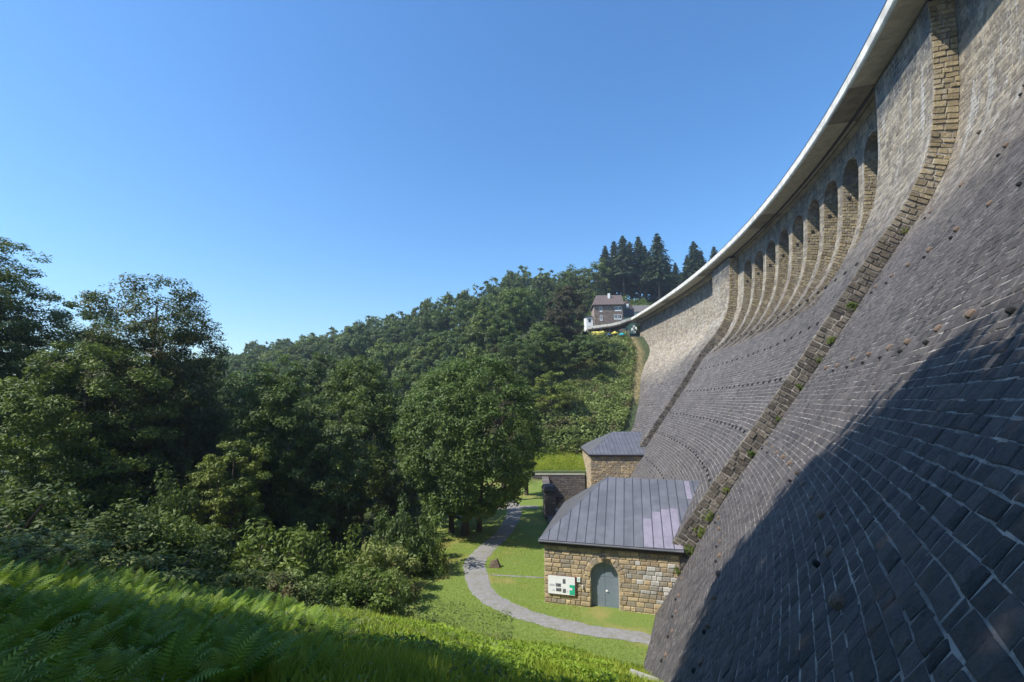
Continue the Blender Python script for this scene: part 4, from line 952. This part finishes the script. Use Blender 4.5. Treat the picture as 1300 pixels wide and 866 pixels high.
# shrubs
def shrub_mesh(seed, mat, rx, rz, nclump, nleaf, size, flat=.8):
    V, Fc, tone, cs = crown_np(seed, 'dome', rx, rz, nclump, nleaf, size, flat=flat, clump_r=.26, hollow=.5)
    V = V+np.array([0, 0, rz*.75]); tb = MB()
    for k in range(7):
        e = Vector(cs[k])+Vector((0, 0, rz*.75)); tb.tube([(0, 0, -.1), e*.5+Vector((0, 0, .1)), e], [.05, .03, .012], 4)
    tv = np.concatenate(tb.V); q4 = np.array([f for f in tb.F if len(f) == 4])+len(V)
    return mesh_np('shrub', np.concatenate([V, tv]), [Fc, q4], [M[mat], M['bark']], np.concatenate([tone, np.zeros(len(q4))]), np.concatenate([np.zeros(len(Fc)), np.ones(len(q4))]))
SH = {m: [shrub_mesh(300+i+7*j, m, 1.0, .8, 40, 95, .075) for i in range(2)] for j, m in enumerate(('leaf', 'leaf_dark', 'leaf_lime', 'bramble'))}
def shrub(u, y, vtop, hw, mat, label, group=None, name='shrub', dz=0):
    x, zt = at(u, vtop, y); g0 = gz(x, y)+dz; rx = hw/F_PX*y; o = link(name, rnd.choice(SH[mat]), loc=(x, y, g0-.1), rz=rnd.uniform(0, 6)); hz = max(.5, (zt-g0)/1.62); o.scale = (rx, rx, hz); return tag(o, label, 'shrub', group)
shrub(335, 29, 640, 62, 'leaf_lime', 'large grey-green bush left of the valley, lit on its upper side')
shrub(392, 31, 648, 34, 'leaf', 'rounded right flank bush joined to the large grey-green bush')
shrub(455, 27, 700, 48, 'leaf_lime', 'broad leafy bush at the lawn edge in front of the ferns')
shrub(497, 27.5, 716, 28, 'leaf', 'smaller bush at the right end of the broad lawn edge bush')
shrub(425, 27, 715, 34, 'leaf_lime', 'yellowish low bush left of the broad lawn edge bush')
shrub(528, 38, 618, 38, 'leaf', 'bush under the left side of the round tree')
shrub(500, 37, 628, 30, 'leaf_dark', 'dark bush left of the one under the round tree')
shrub(455, 33, 655, 36, 'leaf_lime', 'tall light green shrub behind the lawn edge bushes')
shrub(498, 33, 680, 38, 'bramble', 'mixed brown and green thicket behind the lawn edge bush')
shrub(545, 37, 672, 22, 'leaf_lime', 'low bright shrub near the foot of the round tree')
shrub(480, 31, 672, 34, 'bramble', 'bramble clump between light green shrub and lawn edge bush')
shrub(140, 23, 640, 70, 'leaf_dark', 'wide dark bush below the yellow-green tree')
shrub(200, 25, 632, 48, 'leaf_lime', 'bush with arching bright twigs below the tall airy tree')
shrub(60, 21, 645, 66, 'leaf_dark', 'dark bush above the ferns at the left edge')
shrub(20, 24, 600, 70, 'leaf_dark', 'tall dark bush at the left frame edge under the tree')
shrub(250, 27, 655, 46, 'leaf_dark', 'dark bush left of the large grey-green bush')
shrub(130, 19, 668, 52, 'bramble', 'low brownish scrub right above the ferns on the left')
shrub(215, 21, 690, 52, 'leaf_dark', 'low dark scrub above the ferns below the grey-green bush')
shrub(300, 23, 705, 50, 'leaf_dark', 'dark low shrub in front of the large grey-green bush')
shrub(375, 25, 712, 36, 'bramble', 'brownish weeds left of the yellowish low bush')
shrub(30, 16.5, 668, 60, 'bramble', 'purple-brown scrub at the left edge above the ferns')
for k in range(26):
    u = rnd.uniform(230, 520); y = rnd.uniform(44, 70); shrub(u, y, 600-(y-44)*1.2+rnd.uniform(-12, 12), rnd.uniform(22, 40), rnd.choice(['leaf_dark', 'leaf_dark', 'leaf']), 'shaded undergrowth bush beneath the valley trees', 'undergrowth beneath the valley trees')
for k in range(14):
    u = rnd.uniform(-20, 240); y = rnd.uniform(30, 45); shrub(u, y, 600+rnd.uniform(-14, 14), rnd.uniform(30, 48), 'leaf_dark', 'shaded undergrowth bush beneath the valley trees', 'undergrowth beneath the valley trees')
# bushes on the bank beside the dam and below the spruces
for k in range(90):
    u = rnd.uniform(735, 900); y = rnd.uniform(170, 192); x, _ = at(u, 380, y); g0 = gz(x, y)
    o = link('shrub', rnd.choice(SH[rnd.choice(['leaf', 'leaf_lime', 'leaf'])]), loc=(x, y, g0-.3), rz=rnd.uniform(0, 6)); r_ = rnd.uniform(3.4, 5.4); o.scale = (r_, r_, r_*1.15); tag(o, 'light green bush in the belt below the spruces', 'shrub', 'bushes below the spruces')
for k in range(46):
    y = rnd.uniform(86, 131); off = rnd.uniform(0, 1); xr = float(np.interp(y, YY[_i0:], XX[_i0:])-cen(gz(30, y)))-4.5; x = xr-off*24; m = 'bramble' if rnd.random() < .6 else rnd.choice(['leaf', 'leaf_lime'])
    if y > 112: m = rnd.choice(['leaf_dark', 'leaf', 'bramble'])
    o = link('shrub', rnd.choice(SH[m]), loc=(x, y, gz(x, y)-.25), rz=rnd.uniform(0, 6)); r_ = rnd.uniform(1.0, 2.3); o.scale = (r_, r_, r_*rnd.uniform(.55, .9)); tag(o, 'scrub on the overgrown bank beside the dam', 'shrub', 'scrub on the overgrown bank')

# ground cover leaves on the bank and on the valley floor
def cover(name, label, mat, n, region, size, hgt, seed, up=.9):
    r = np.random.default_rng(seed); x, y = region(r, n); z = ground(x, y); C = np.stack([x, y, z+r.uniform(0, 1, len(x))**1.5*hgt*(.4+vnoise(x, y, 2.0, seed))], -1)
    N = r.normal(size=(len(x), 3))*.5+np.array([0, -.1, up]); N /= np.linalg.norm(N, axis=1, keepdims=True); V, Fc = leaves_np(C, N, np.full(len(x), size), r)
    tn = np.clip(vnoise(x, y, 3.0, seed+1)*.7+r.uniform(0, .4, len(x)), 0, 1); o = link(name, mesh_np(name, V, [Fc], [M[mat]], np.concatenate([tn, tn]))); return tag(o, label, 'ground cover', kind='stuff')
def reg_bank(r, n):
    y = r.uniform(84.5, 136, n); xr = np.interp(y, YY[_i0:], XX[_i0:])-cen(ground(np.full(n, 30.), y))-2.6; x = xr-r.uniform(0, 1, n)**1.1*28; k = (np.abs(x-xr-.3) > 1.0) | (r.random(n) < .25) | (y < 100); return x[k], y[k]
cover('bank_weeds', 'rough weeds and brambles covering the bank beside the dam', 'bramble', 62000, reg_bank, .38, 1.7, 401)
def reg_valley(r, n): return r.uniform(-75, -8.2, n), r.uniform(24.5, 84, n)
cover('valley_undergrowth', 'low leafy undergrowth on the shaded valley floor', 'leaf', 36000, reg_valley, .26, .8, 402)
def reg_edge(r, n):
    y = r.uniform(24.8, 44, n); return -9.4+vnoise(y, y*0, 3, 5)*1.6-r.uniform(0, 1, n)**1.3*9+np.where(y > 38, 2.2, 0), y
cover('thicket_weeds', 'bright weeds in front of the bushes along the lawn', 'leaf_lime', 26000, reg_edge, .12, .9, 403)
def reg_slope(r, n):
    x = r.uniform(-42, 0, n); y = r.uniform(2, 34, n); f = fernplane(x, y); k = (f < -5.5+0.12*x) & (f > -14.5); return x[k], y[k]
cover('slope_weeds', 'dark weeds on the lower part of the ferny slope', 'leaf_dark', 60000, reg_slope, .1, .55, 404)

# ferns: single plants near the viewpoint, the rest as one stand
def fern_np(seed, nf, L, npin):
    r = np.random.default_rng(seed); Vs = []; Fs = []; tn = []; n0 = 0
    for k in range(nf):
        a = 2*math.pi*(k+r.uniform(-.3, .3))/nf; el = r.uniform(.95, 1.4); Lk = L*r.uniform(.75, 1.1); da = np.array([math.cos(a), math.sin(a), 0]); up = np.array([0, 0, 1.0]); side = np.array([-math.sin(a), math.cos(a), 0])
        t = np.linspace(0, 1, npin); ang = el-1.0*t**1.9; ds = Lk/npin; P = np.cumsum(da[None]*np.cos(ang)[:, None]*ds+up*np.sin(ang)[:, None]*ds, axis=0); tang = da[None]*np.cos(ang)[:, None]+up*np.sin(ang)[:, None]
        nrm = -da[None]*np.sin(ang)[:, None]+up*np.cos(ang)[:, None]; prof = np.where(t < .12, 0, np.sin(np.clip((t-.08)/.92, 0, 1)**.62*math.pi)**.8)*Lk*.2; ton = r.uniform(0, 1)
        for sgn in (1, -1):
            for i in range(npin):
                if prof[i] < .01: continue
                w = ds*.66; d = side*sgn*.93+tang[i]*.3; d = d*prof[i]*1.1-nrm[i]*prof[i]*.12; b = P[i]
                Vs += [b-tang[i]*w*.5, b+tang[i]*w*.5, b+d*.62+tang[i]*w*.42, b+d, b+d*.62-tang[i]*w*.3]; Fs.append([n0, n0+1, n0+2, n0+4]); Fs.append([n0+4, n0+2, n0+3, n0+3]); n0 += 5; tn.append(ton)
        # rachis
        for i in range(0, npin-1, 3):
            j = min(i+3, npin-1); Vs += [P[i]-side*.004, P[i]+side*.004, P[j]+side*.003, P[j]-side*.003]; Fs.append([n0, n0+1, n0+2, n0+3]); n0 += 4; tn.append(ton)
    return np.array(Vs), Fs, tn
fm = []; fraw = []
for k in range(6):
    V, Fl, tn = fern_np(500+k, 8+k % 3, 1.0, 19); quads = np.array([f for f in Fl if f[2] != f[3]]); tris = np.array([f[:3] for f in Fl if f[2] == f[3]])
    tq = np.random.default_rng(k).uniform(0, 1, 60); me = mesh_np('fern', V, [quads, tris], [M['fern']], np.concatenate([tq[(quads[:, 0]//150) % 60], tq[(tris[:, 0]//150) % 60]])); fm.append(me)
    V, Fl, tn = fern_np(520+k, 7, .95, 15); quads = np.array([f for f in Fl if f[2] != f[3]]); tris = np.array([f[:3] for f in Fl if f[2] == f[3]]); fraw.append((V, quads, tris))
spots = []
r = np.random.default_rng(77); tries = 0
while len(spots) < 900 and tries < 26000:
    tries += 1; x, y = r.uniform(-26, 7), r.uniform(2.2, 22)
    f = float(fernplane(x, y))
    if x > -4.4+.0*y and f > -6.0-0.0*x and x > -4+(y-6)*.28: continue      # bare slope close to the dam: grass
    if f < -12.3 or x > 1.5-(y-20)*0 and y > 19.5: continue
    if f < -6.6+0.16*x+rnd.uniform(-.6, .4) and x < -4: continue
    if x > -7+(20-y)*.33 and y > 9: continue
    dmin = .44 if y < 10 else .56
    u, v, D = project(np.array([x, y, f+.5]))
    if D < 1.6 or u < -90 or u > 800 or v > 960: continue
    if any((x-a)**2+(y-b)**2 < dmin*dmin for a, b, _ in spots): continue
    spots.append((x, y, D))
spots.sort(key=lambda s: s[2])
for x, y, D in spots[:290]:
    o = link('fern', fm[rnd.randrange(6)], loc=(x, y, gz(x, y)-.03), rz=rnd.uniform(0, 6.28)); s_ = rnd.uniform(.55, 1.05); o.scale = (s_, s_, s_*rnd.uniform(.85, 1.1)); o.rotation_euler = (rnd.uniform(-.15, .2), rnd.uniform(-.12, .18), rnd.uniform(0, 6.28)); tag(o, 'fern plant in the shaded stand of ferns in the foreground', 'fern', 'ferns in the foreground')
ac_v, ac_q, ac_t, tt, n0 = [], [], [], [], 0
for x, y, D in spots[290:]:
    V, qd, tr = fraw[rnd.randrange(6)]; a = rnd.uniform(0, 6.28); s_ = rnd.uniform(.55, 1.05); c_, d_ = math.cos(a)*s_, math.sin(a)*s_
    W = np.stack([V[:, 0]*c_-V[:, 1]*d_+x, V[:, 0]*d_+V[:, 1]*c_+y, V[:, 2]*s_+gz(x, y)-.03], -1); ac_v.append(W); ac_q.append(qd+n0); ac_t.append(tr+n0); n0 += len(V); tt.append((len(qd), len(tr), rnd.random()))
if ac_v:
    me = mesh_np('fern_stand', np.concatenate(ac_v), [np.concatenate(ac_q), np.concatenate(ac_t)], [M['fern']], np.concatenate([np.concatenate([np.full(a, c) for a, b, c in tt]), np.concatenate([np.full(b, c) for a, b, c in tt])]))
    tag(link('fern_stand', me), 'dense stand of ferns running down the slope towards the lawn', 'ferns', kind='stuff')
def reg_fern(r, n):
    x = r.uniform(-22, -1, n); y = r.uniform(2.5, 20, n); k = (vnoise(x, y, 1.1, 41) > .5) & (fernplane(x, y) > -9); return x[k], y[k]
cover('fern_bank_weeds', 'small dark and brownish weeds between the ferns', 'bramble', 30000, reg_fern, .05, .45, 607)
print('ferns', len(spots))

# grass blades
def blades(name, label, n, region, hgt, wid, seed, mat='grass', lean=.35):
    r = np.random.default_rng(seed); x, y, hs = region(r, n); n = len(x); z = ground(x, y); a = r.uniform(0, 6.28, n); h = hgt*r.uniform(.5, 1.3, n)*hs; wv = wid*r.uniform(.6, 1.4, n)
    dx, dy = np.cos(a), np.sin(a); l = h*lean*r.uniform(.2, 1.6, n); b = r.uniform(0, 6.28, n); lx, ly = np.cos(b)*l, np.sin(b)*l
    P0 = np.stack([x-dx*wv, y-dy*wv, z-.02], -1); P1 = np.stack([x+dx*wv, y+dy*wv, z-.02], -1); P2 = np.stack([x+lx*.35+dx*wv*.7, y+ly*.35+dy*wv*.7, z+h*.6], -1); P3 = np.stack([x+lx*.35-dx*wv*.7, y+ly*.35-dy*wv*.7, z+h*.6], -1); P4 = np.stack([x+lx, y+ly, z+h], -1)
    V = np.stack([P0, P1, P2, P3, P4], 1).reshape(-1, 3); i = np.arange(n)*5; tn = np.clip(vnoise(x, y, 1.7, seed)*.6+r.uniform(0, .5, n), 0, 1)
    o = link(name, mesh_np(name, V, [np.stack([i, i+1, i+2, i+3], -1), np.stack([i+3, i+2, i+4], -1)], [M[mat]], np.concatenate([tn, tn]))); return tag(o, label, 'grass', kind='stuff')
def reg_meadow(r, n):
    x = r.uniform(-10, 12, n); y = r.uniform(5, 26.5, n); f = fernplane(x, y); k = (f > -13.2) & (f < -4.2) & (x < 11.5) & (x > -8.5+(f+13)*-.1) & ((x > -4.5) | (y > 18)); return x[k], y[k], (.45+.8*vnoise(x[k], y[k], 2.5, 9))*(1-.55*sstep(x[k], 2, 7))
blades('meadow_grass', 'tall bright grass on the slope below the viewpoint', 100000, reg_meadow, .46, .024, 601)
def reg_lawn(r, n):
    x = r.uniform(-9.5, 9.5, n); y = r.uniform(25.2, 46, n); k = (x < 4.2) | (y < 27.4+.0*x); px = np.interp(y, [p[1] for p in path_pts], [p[0] for p in path_pts]); k &= (np.abs(x-px) > .95) & ~((y < 31.6) & (np.abs(y-np.interp(-x, [-p[0] for p in path_pts[:6]], [p[1] for p in path_pts[:6]])) < .75)); return x[k], y[k], .6+.5*vnoise(x[k], y[k], 1.2, 4)
def reg_lit(r, n):
    x = r.uniform(-9, 5, n); y = r.uniform(12, 26, n); f = fernplane(x, y); k = (f > -13) & (x > -9+(26-y)*.35) & (vnoise(x, y, 1.6, 31) > .42) & (x < 3.5-(y-12)*.1+(y > 18)*1.5); return x[k], y[k]
cover('bright_weeds', 'bright leafy weeds among the grass below the ferns', 'fern', 42000, reg_lit, .11, .55, 605)
blades('lawn_grass', 'mown lawn grass around the path and the valve house', 42000, reg_lawn, .09, .012, 602)
def reg_bankgrass(r, n): x = r.uniform(-1, 13, n); y = r.uniform(80, 86, n); return x, y, np.ones(n)
blades('bank_grass', 'bright grass strip above the retaining wall', 14000, reg_bankgrass, .35, .03, 603)

# little weeds rooted in the step joint of the dam
for k, (zz, sc) in enumerate([(3.2, .22), (2.2, .16), (0.6, .18), (5.1, .24), (-3.4, .2), (-5.6, .2), (-7.2, .3), (-8.2, .3), (-9.3, .28), (-10.6, .25), (-1.2, .14), (9.3, .16)]):
    p = dp(np.array([S1-.06]), near(zz)+.1, zz)[0]; o = link('wall_weed', rnd.choice(SH['leaf_lime']), loc=tuple(p), rz=k); o.scale = (sc*1.2, sc*1.2, sc*1.6); tag(o, 'small green weed rooted in the stepped joint of the dam face', 'weed', 'weeds on the dam step')

# ------------------------------------------------------------------ house and terrace at the far end of the dam
M['hbrick'] = stone_wall_mat('house_stone', (0.17, 0.115, 0.085), (0.34, 0.245, 0.185), (0.22, 0.17, 0.14)); M['hmortar'] = mortar_mat('house_mortar', (0.26, 0.2, 0.16), (0.36, 0.29, 0.24))
M['tile'] = plain('roof_tile', (0.135, 0.10, 0.088), 0.8, 0.3, 2.5); M['slate'] = plain('slate_cladding', (0.03, 0.035, 0.055), 0.6, 0.3, 4); M['greyroof'] = plain('grey_roofing', (0.13, 0.12, 0.115), 0.8, 0.25, 2)
M['yellow'] = plain('yellow_canvas', (0.55, 0.47, 0.07), 0.7, 0.12, 2); M['teal'] = plain('teal_canvas', (0.02, 0.33, 0.42), 0.7, 0.15, 2); M['bluec'] = plain('blue_canvas', (0.02, 0.05, 0.12), 0.7, 0.2, 2); M['render_white'] = plain('white_render', (0.75, 0.75, 0.73), 0.8, 0.1, 2)
HY = 150.0
hx, hz = at(754.8, 421, HY); hw_ = (791.6-754.8)/F_PX*HY; zb_ = hz; ez = at(770, 387, HY)[1]-zb_
hs = empty('grey_house', (hx, HY, zb_), R(-4), 'old stone house with brown tiled roof above the far end of the dam', 'house')
DpH = 9.0
b = MB(); b.box((0, 0, -3), (hw_, DpH, ez)); wl = b.build('wall', M['hmortar'], hs)
wins = [(1.0+.9, ez-2.2, .75, 1.5), (hw_-2.6, ez-2.0, 1.0, 1.4), (hw_-1.5, ez-2.0, .9, 1.4), (1.9, ez-5.1, .75, 1.6), (hw_-2.9, ez-4.8, 1.0, 1.5), (hw_-1.7, ez-4.8, 1.1, 1.5), (1.5, .5, .9, .5), (3.3, .5, .9, .5)]
VV = []; base = np.array([US[0].vertices[k].co[:] for k in range(12)]); q = np.array([(k, (k+1) % 4, 4+(k+1) % 4, 4+k) for k in range(4)] + [(4+k, 4+(k+1) % 4, 8+(k+1) % 4, 8+k) for k in range(4)] + [(8, 9, 10, 11)])
for a, b_, z0, z1 in wall_rects(0, hw_, -.5, ez, .35, .6):
    cxm, czm = (a+b_)/2, (z0+z1)/2
    if any(wx-.15 < cxm < wx+ww+.15 and wz-.1 < czm < wz+wh+.1 for wx, wz, ww, wh in wins): continue
    VV.append(base*np.array([b_-a-.05, .04, z1-z0-.05])+np.array([cxm, 0, czm]))
ac = Acc(); acc_stones(ac, np.array(VV), q); tag(link('masonry', ac.mesh('masonry', [M['hbrick']]), wl), kind='stuff')
for wx, wz, ww, wh in wins:
    f = MB(); t_ = .09
    f.box((wx, -.08, wz), (wx+t_, .02, wz+wh)); f.box((wx+ww-t_, -.08, wz), (wx+ww, .02, wz+wh)); f.box((wx+t_, -.08, wz), (wx+ww-t_, .02, wz+t_)); f.box((wx+t_, -.08, wz+wh-t_), (wx+ww-t_, .02, wz+wh)); f.box((wx+ww/2-.04, -.07, wz+t_), (wx+ww/2+.04, .01, wz+wh-t_))
    if wh > 1: f.box((wx-.05, -.085, wz-.22), (wx+ww+.05, .02, wz-.02))
    wo = f.build('window', M['white'], wl); b = MB(); b.box((wx+t_, -.02, wz+t_), (wx+ww-t_, -.012, wz+wh-t_)); b.build('pane', M['dark_glass'], wl)
yrH = DpH/2; rise = 4.1
rf = MB(); rf.slab([(-.5, -.7, ez-.15), (hw_+.4, -.7, ez-.15), (hw_+.4, yrH, ez+rise), (1.2, yrH, ez+rise)], .2); rf.slab([(hw_+.4, DpH+.7, ez-.15), (-.5, DpH+.7, ez-.15), (1.2, yrH, ez+rise), (hw_+.4, yrH, ez+rise)], .2); rf.slab([(-.5, DpH+.7, ez-.15), (-.5, -.7, ez-.15), (1.2, yrH, ez+rise)], .2)
rfo = rf.build('roof', M['tile'], hs)
for i in range(11):
    z_ = ez-.15+(rise+.15)*i/11; y_ = -.7+(yrH+.7)*i/11; x_ = -.5+1.7*i/11
    b = MB(); b.add([(x_+.05, y_-.03, z_+.01), (hw_+.38, y_-.03, z_+.01), (hw_+.38, y_-.03, z_+.09), (x_+.05, y_-.03, z_+.09), (x_+.2, y_+.45, z_+.41), (hw_+.38, y_+.45, z_+.41)], [(0,1,2,3), (3,2,5,4), (0,3,4), (1,5,2), (0,4,5,1)]); b.build('tile_course', M['tile'], rfo)
b = MB(); b.box((5.0, yrH-1.9, ez+2.0), (5.7, yrH-1.2, ez+rise+.3)); b.build('chimney', M['render_white'], rfo)
b = MB(); b.prism([(0, 0), (DpH, 0), (yrH, rise-.2)], 0, .12); gme = b.build('gable', M['slate'], hs, mw=Matrix.Translation((hw_, 0, ez-.1)) @ Matrix.Rotation(R(90), 4, 'Z'))
b = MB(); b.box((hw_+.005, .6, ez-3.2), (hw_+.1, DpH-.5, ez-.12)); b.build('slate_cladding', M['slate'], hs)
b = MB(); b.box((hw_+.13, 3.6, ez+.3), (hw_+.19, 4.5, ez+1.5)); b.build('gable_window', M['white'], hs)
# white wing at the left
wg = empty('white_annex', (hx-2.3, HY+2, zb_), 0, 'small white annex at the left flank of the old stone house', 'house')
b = MB(); b.box((0, 0, -3), (2.2, 5, 5.4)); wo = b.build('wall', M['render_white'], wg); b = MB(); b.slab([(-.3, -.4, 5.3), (2.25, -.4, 5.3), (2.25, 5.3, 6.6), (-.3, 5.3, 6.6)], .15); b.build('roof', M['slate'], wg)
for wz in (1.0, 3.4): b = MB(); b.box((.7, -.03, wz), (1.5, -.004, wz+1.1)); b.build('window', M['dark_glass'], wo)
# dark gabled wing and low grey building to the right
x2 = hx+hw_+.6
wg = empty('slate_wing', (x2, HY+5.5, zb_), 0, 'dark slate-clad gabled wing behind the right end of the stone house', 'house')
b = MB(); b.box((0, 0, -3), (4.6, 5, ez-.5)); b.build('wall', M['slate'], wg); b = MB(); b.prism([(-.2, 0), (4.8, 0), (2.3, 3.4)], 0, 5.2); b.build('gable', M['tile'], wg, loc=(0, -.1, ez-.49)); b = MB(); b.box((2.0, -.2, ez+.2), (2.8, -.12, ez+1.4)); b.build('window', M['white'], wg); b = MB(); b.box((-.1, -.35, 0), (4.7, -.02, ez-3.3)); b.build('green_porch', plain('green_paint', (0.28, 0.36, 0.2), .7), wg)
xg, zg_ = at(803, 396, 158)
wg = empty('low_grey_building', (xg, 158, zg_-4), R(-3), 'low building with a grey pitched roof showing just above the dam crest', 'building')
b = MB(); b.box((0, 0, 0), (13, 7, 4)); wo = b.build('wall', M['render_white'], wg); b = MB(); b.slab([(-.4, -.4, 3.95), (13.4, -.4, 3.95), (12.4, 3.5, 7.0), (.8, 3.5, 7.0)], .2); b.slab([(13.4, 7.4, 3.95), (-.4, 7.4, 3.95), (.8, 3.5, 7), (12.4, 3.5, 7)], .2); b.build('roof', M['greyroof'], wg)
for k in range(4): b = MB(); b.box((1+k*2.6, -.04, 1.5), (2.4+k*2.6, -.005, 3.2)); b.build('window', M['dark_glass'], wo)
# road curving away from the end of the crest, with its white parapet
RP = [(36.3, SE-4.0, 24.3), (35.3, SE-8, 24.2), (33.5, 141.0, 23.9), (30.6, 144.2, 23.2), (27.3, 147.5, 22.9), (22, 150, 22.7)]
e0 = dp(np.array([SE]), np.array([0.0]), 24.32)[0]
RP = [(e0[0]+.2, e0[1]-5.4, 24.33), (e0[0]-1.2, e0[1]-5.2, 24.0), (e0[0]-3.0, e0[1]-4.6, 23.3), (e0[0]-5.4, e0[1]-3.2, 22.9), (e0[0]-8.4, e0[1]-1, 22.8), (e0[0]-12, e0[1]+1.5, 22.6)]
rt = empty('road_terrace', (e0[0]-5, e0[1]-3, 18), 0, 'curved road edge with pale parapet running on from the dam end below the house', 'terrace'); inv = Matrix.Translation(-Vector(rt.location))
for i in range(len(RP)-1):
    a, c_ = Vector(RP[i]), Vector(RP[i+1]); dxy = Vector((c_.x-a.x, c_.y-a.y, 0)).normalized(); nb = Vector((-dxy.y, dxy.x, 0)); nb = nb if nb.y > 0 else -nb
    def seg(nm, w0, w1, z0, z1, mat):
        b = MB(); P = [a+nb*w0, c_+nb*w0, c_+nb*w1, a+nb*w1]; b.add([(p.x, p.y, p.z+z0) for p in P]+[(p.x, p.y, p.z+z1) for p in P], [(0,3,2,1), (4,5,6,7), (0,1,5,4), (1,2,6,5), (2,3,7,6), (3,0,4,7)]); o = b.build(nm, mat, rt); o.matrix_local = inv; return o
    seg('parapet', 0, .3, -.75, 0, M['parapet_grey']); seg('road_slab', .05, 6, -1.15, -.751, M['woodbrown'])
b = MB(); b.box((-6.5, 5.2, -6), (6.5, 5.6, 3.7)); b.build('back_wall', M['bmortar'], rt)
for x in (-6, -3.4, -.8, 1.8, 4.4): b = MB(); b.box((x, .6, -4), (x+.25, .85, 3.8)); b.build('post', M['darkmetal'], rt)
# beer garden under it: yellow awning, parasols, fence
def uv(u, v, y): x, z = at(u, v, y); return Vector((x, y, z))
ty = 137.0
p = uv(752, 421, ty); q2 = uv(768, 419.5, ty); T_ = empty('awning', tuple(p), 0, 'long yellow awning under the curved road below the house', 'awning')
b = MB(); L = q2.x-p.x; b.add([(0, 0, -1.5), (L, 0, -.9), (L, 1.8, .4), (0, 1.8, .1), (0, 0, -1.25), (L, 0, -.65), (L, 1.8, .5), (0, 1.8, .2)], [(0,3,2,1), (4,5,6,7), (0,1,5,4), (1,2,6,5), (2,3,7,6), (3,0,4,7)]); b.build('canvas', M['yellow'], T_)
for x in (.2, L-.2): b = MB(); b.box((x, .1, -4), (x+.1, .2, -1.0)); b.build('post', M['darkmetal'], T_)
def parasol(u, v, wpx, mat, label):
    p = uv(u, v, ty-3); r_ = wpx/2/F_PX*ty; T_ = empty('parasol', (p.x, p.y, p.z-2.6), 0, label, 'parasol'); b = MB(); n = 8; V = [(0, 0, 2.9)]+[(r_*math.cos(2*math.pi*k/n), r_*math.sin(2*math.pi*k/n), 2.25) for k in range(n)]+[(r_*math.cos(2*math.pi*k/n), r_*math.sin(2*math.pi*k/n), 2.0) for k in range(n)]
    b.add(V, [(0, 1+k, 1+(k+1) % n) for k in range(n)]+[(1+k, 1+n+k, 1+n+(k+1) % n, 1+(k+1) % n) for k in range(n)]); b.build('canopy', mat, T_); b = MB(); b.tube([(0, 0, -2), (0, 0, 2.85)], .04, 6); b.build('pole', M['darkmetal'], T_)
parasol(780.5, 421.5, 8, M['yellow'], 'small yellow parasol between the awning and the teal parasol'); parasol(789.5, 423.5, 9, M['teal'], 'teal parasol on the terrace near the end of the dam'); parasol(773, 424, 8, M['bluec'], 'dark blue parasol beside the yellow awning')
# white terrace chairs next to the dam end
for k, (u, v) in enumerate(((803, 419), (806, 421), (808, 417.5), (804.5, 415.5))):
    p = uv(u, v, 135.2); c_ = empty('terrace_chair', (p.x, p.y, p.z-.5), k*1.1, 'pale chair stacked on the terrace against the end of the dam', 'chair', 'chairs stacked at the dam end'); b = MB(); b.box((-.3, -.3, .42), (.3, .3, .5)); b.build('seat', M['white'], c_); b = MB(); b.box((-.3, .26, .5), (.3, .32, 1.05)); b.build('backrest', M['white'], c_)
    for sx in (-.27, .22):
        for sy in (-.27, .22): b = MB(); b.box((sx, sy, 0), (sx+.05, sy+.05, .42)); b.build('leg', M['white'], c_)
b = MB(); b.box((-13, 0, -8), (5.6, 8, 0)); tz = uv(790, 428, 137.5); o = b.build('terrace_floor', M['bmortar'], loc=(tz.x+2.5, 135.8, 18.6)); tag(o, kind='structure')

# faint summer haze over the valley
hb = MB(); hb.box((-620, -60, -19), (260, 620, 112)); t = NT('summer_haze'); pv = t.n('ShaderNodeVolumePrincipled'); pv.inputs['Color'].default_value = (0.75, 0.86, 1, 1); pv.inputs['Density'].default_value = 0.00038; pv.inputs['Anisotropy'].default_value = 0.3; t.l(pv.outputs[0], t.out.inputs['Volume'])
tag(hb.build('haze', t.m), kind='stuff')
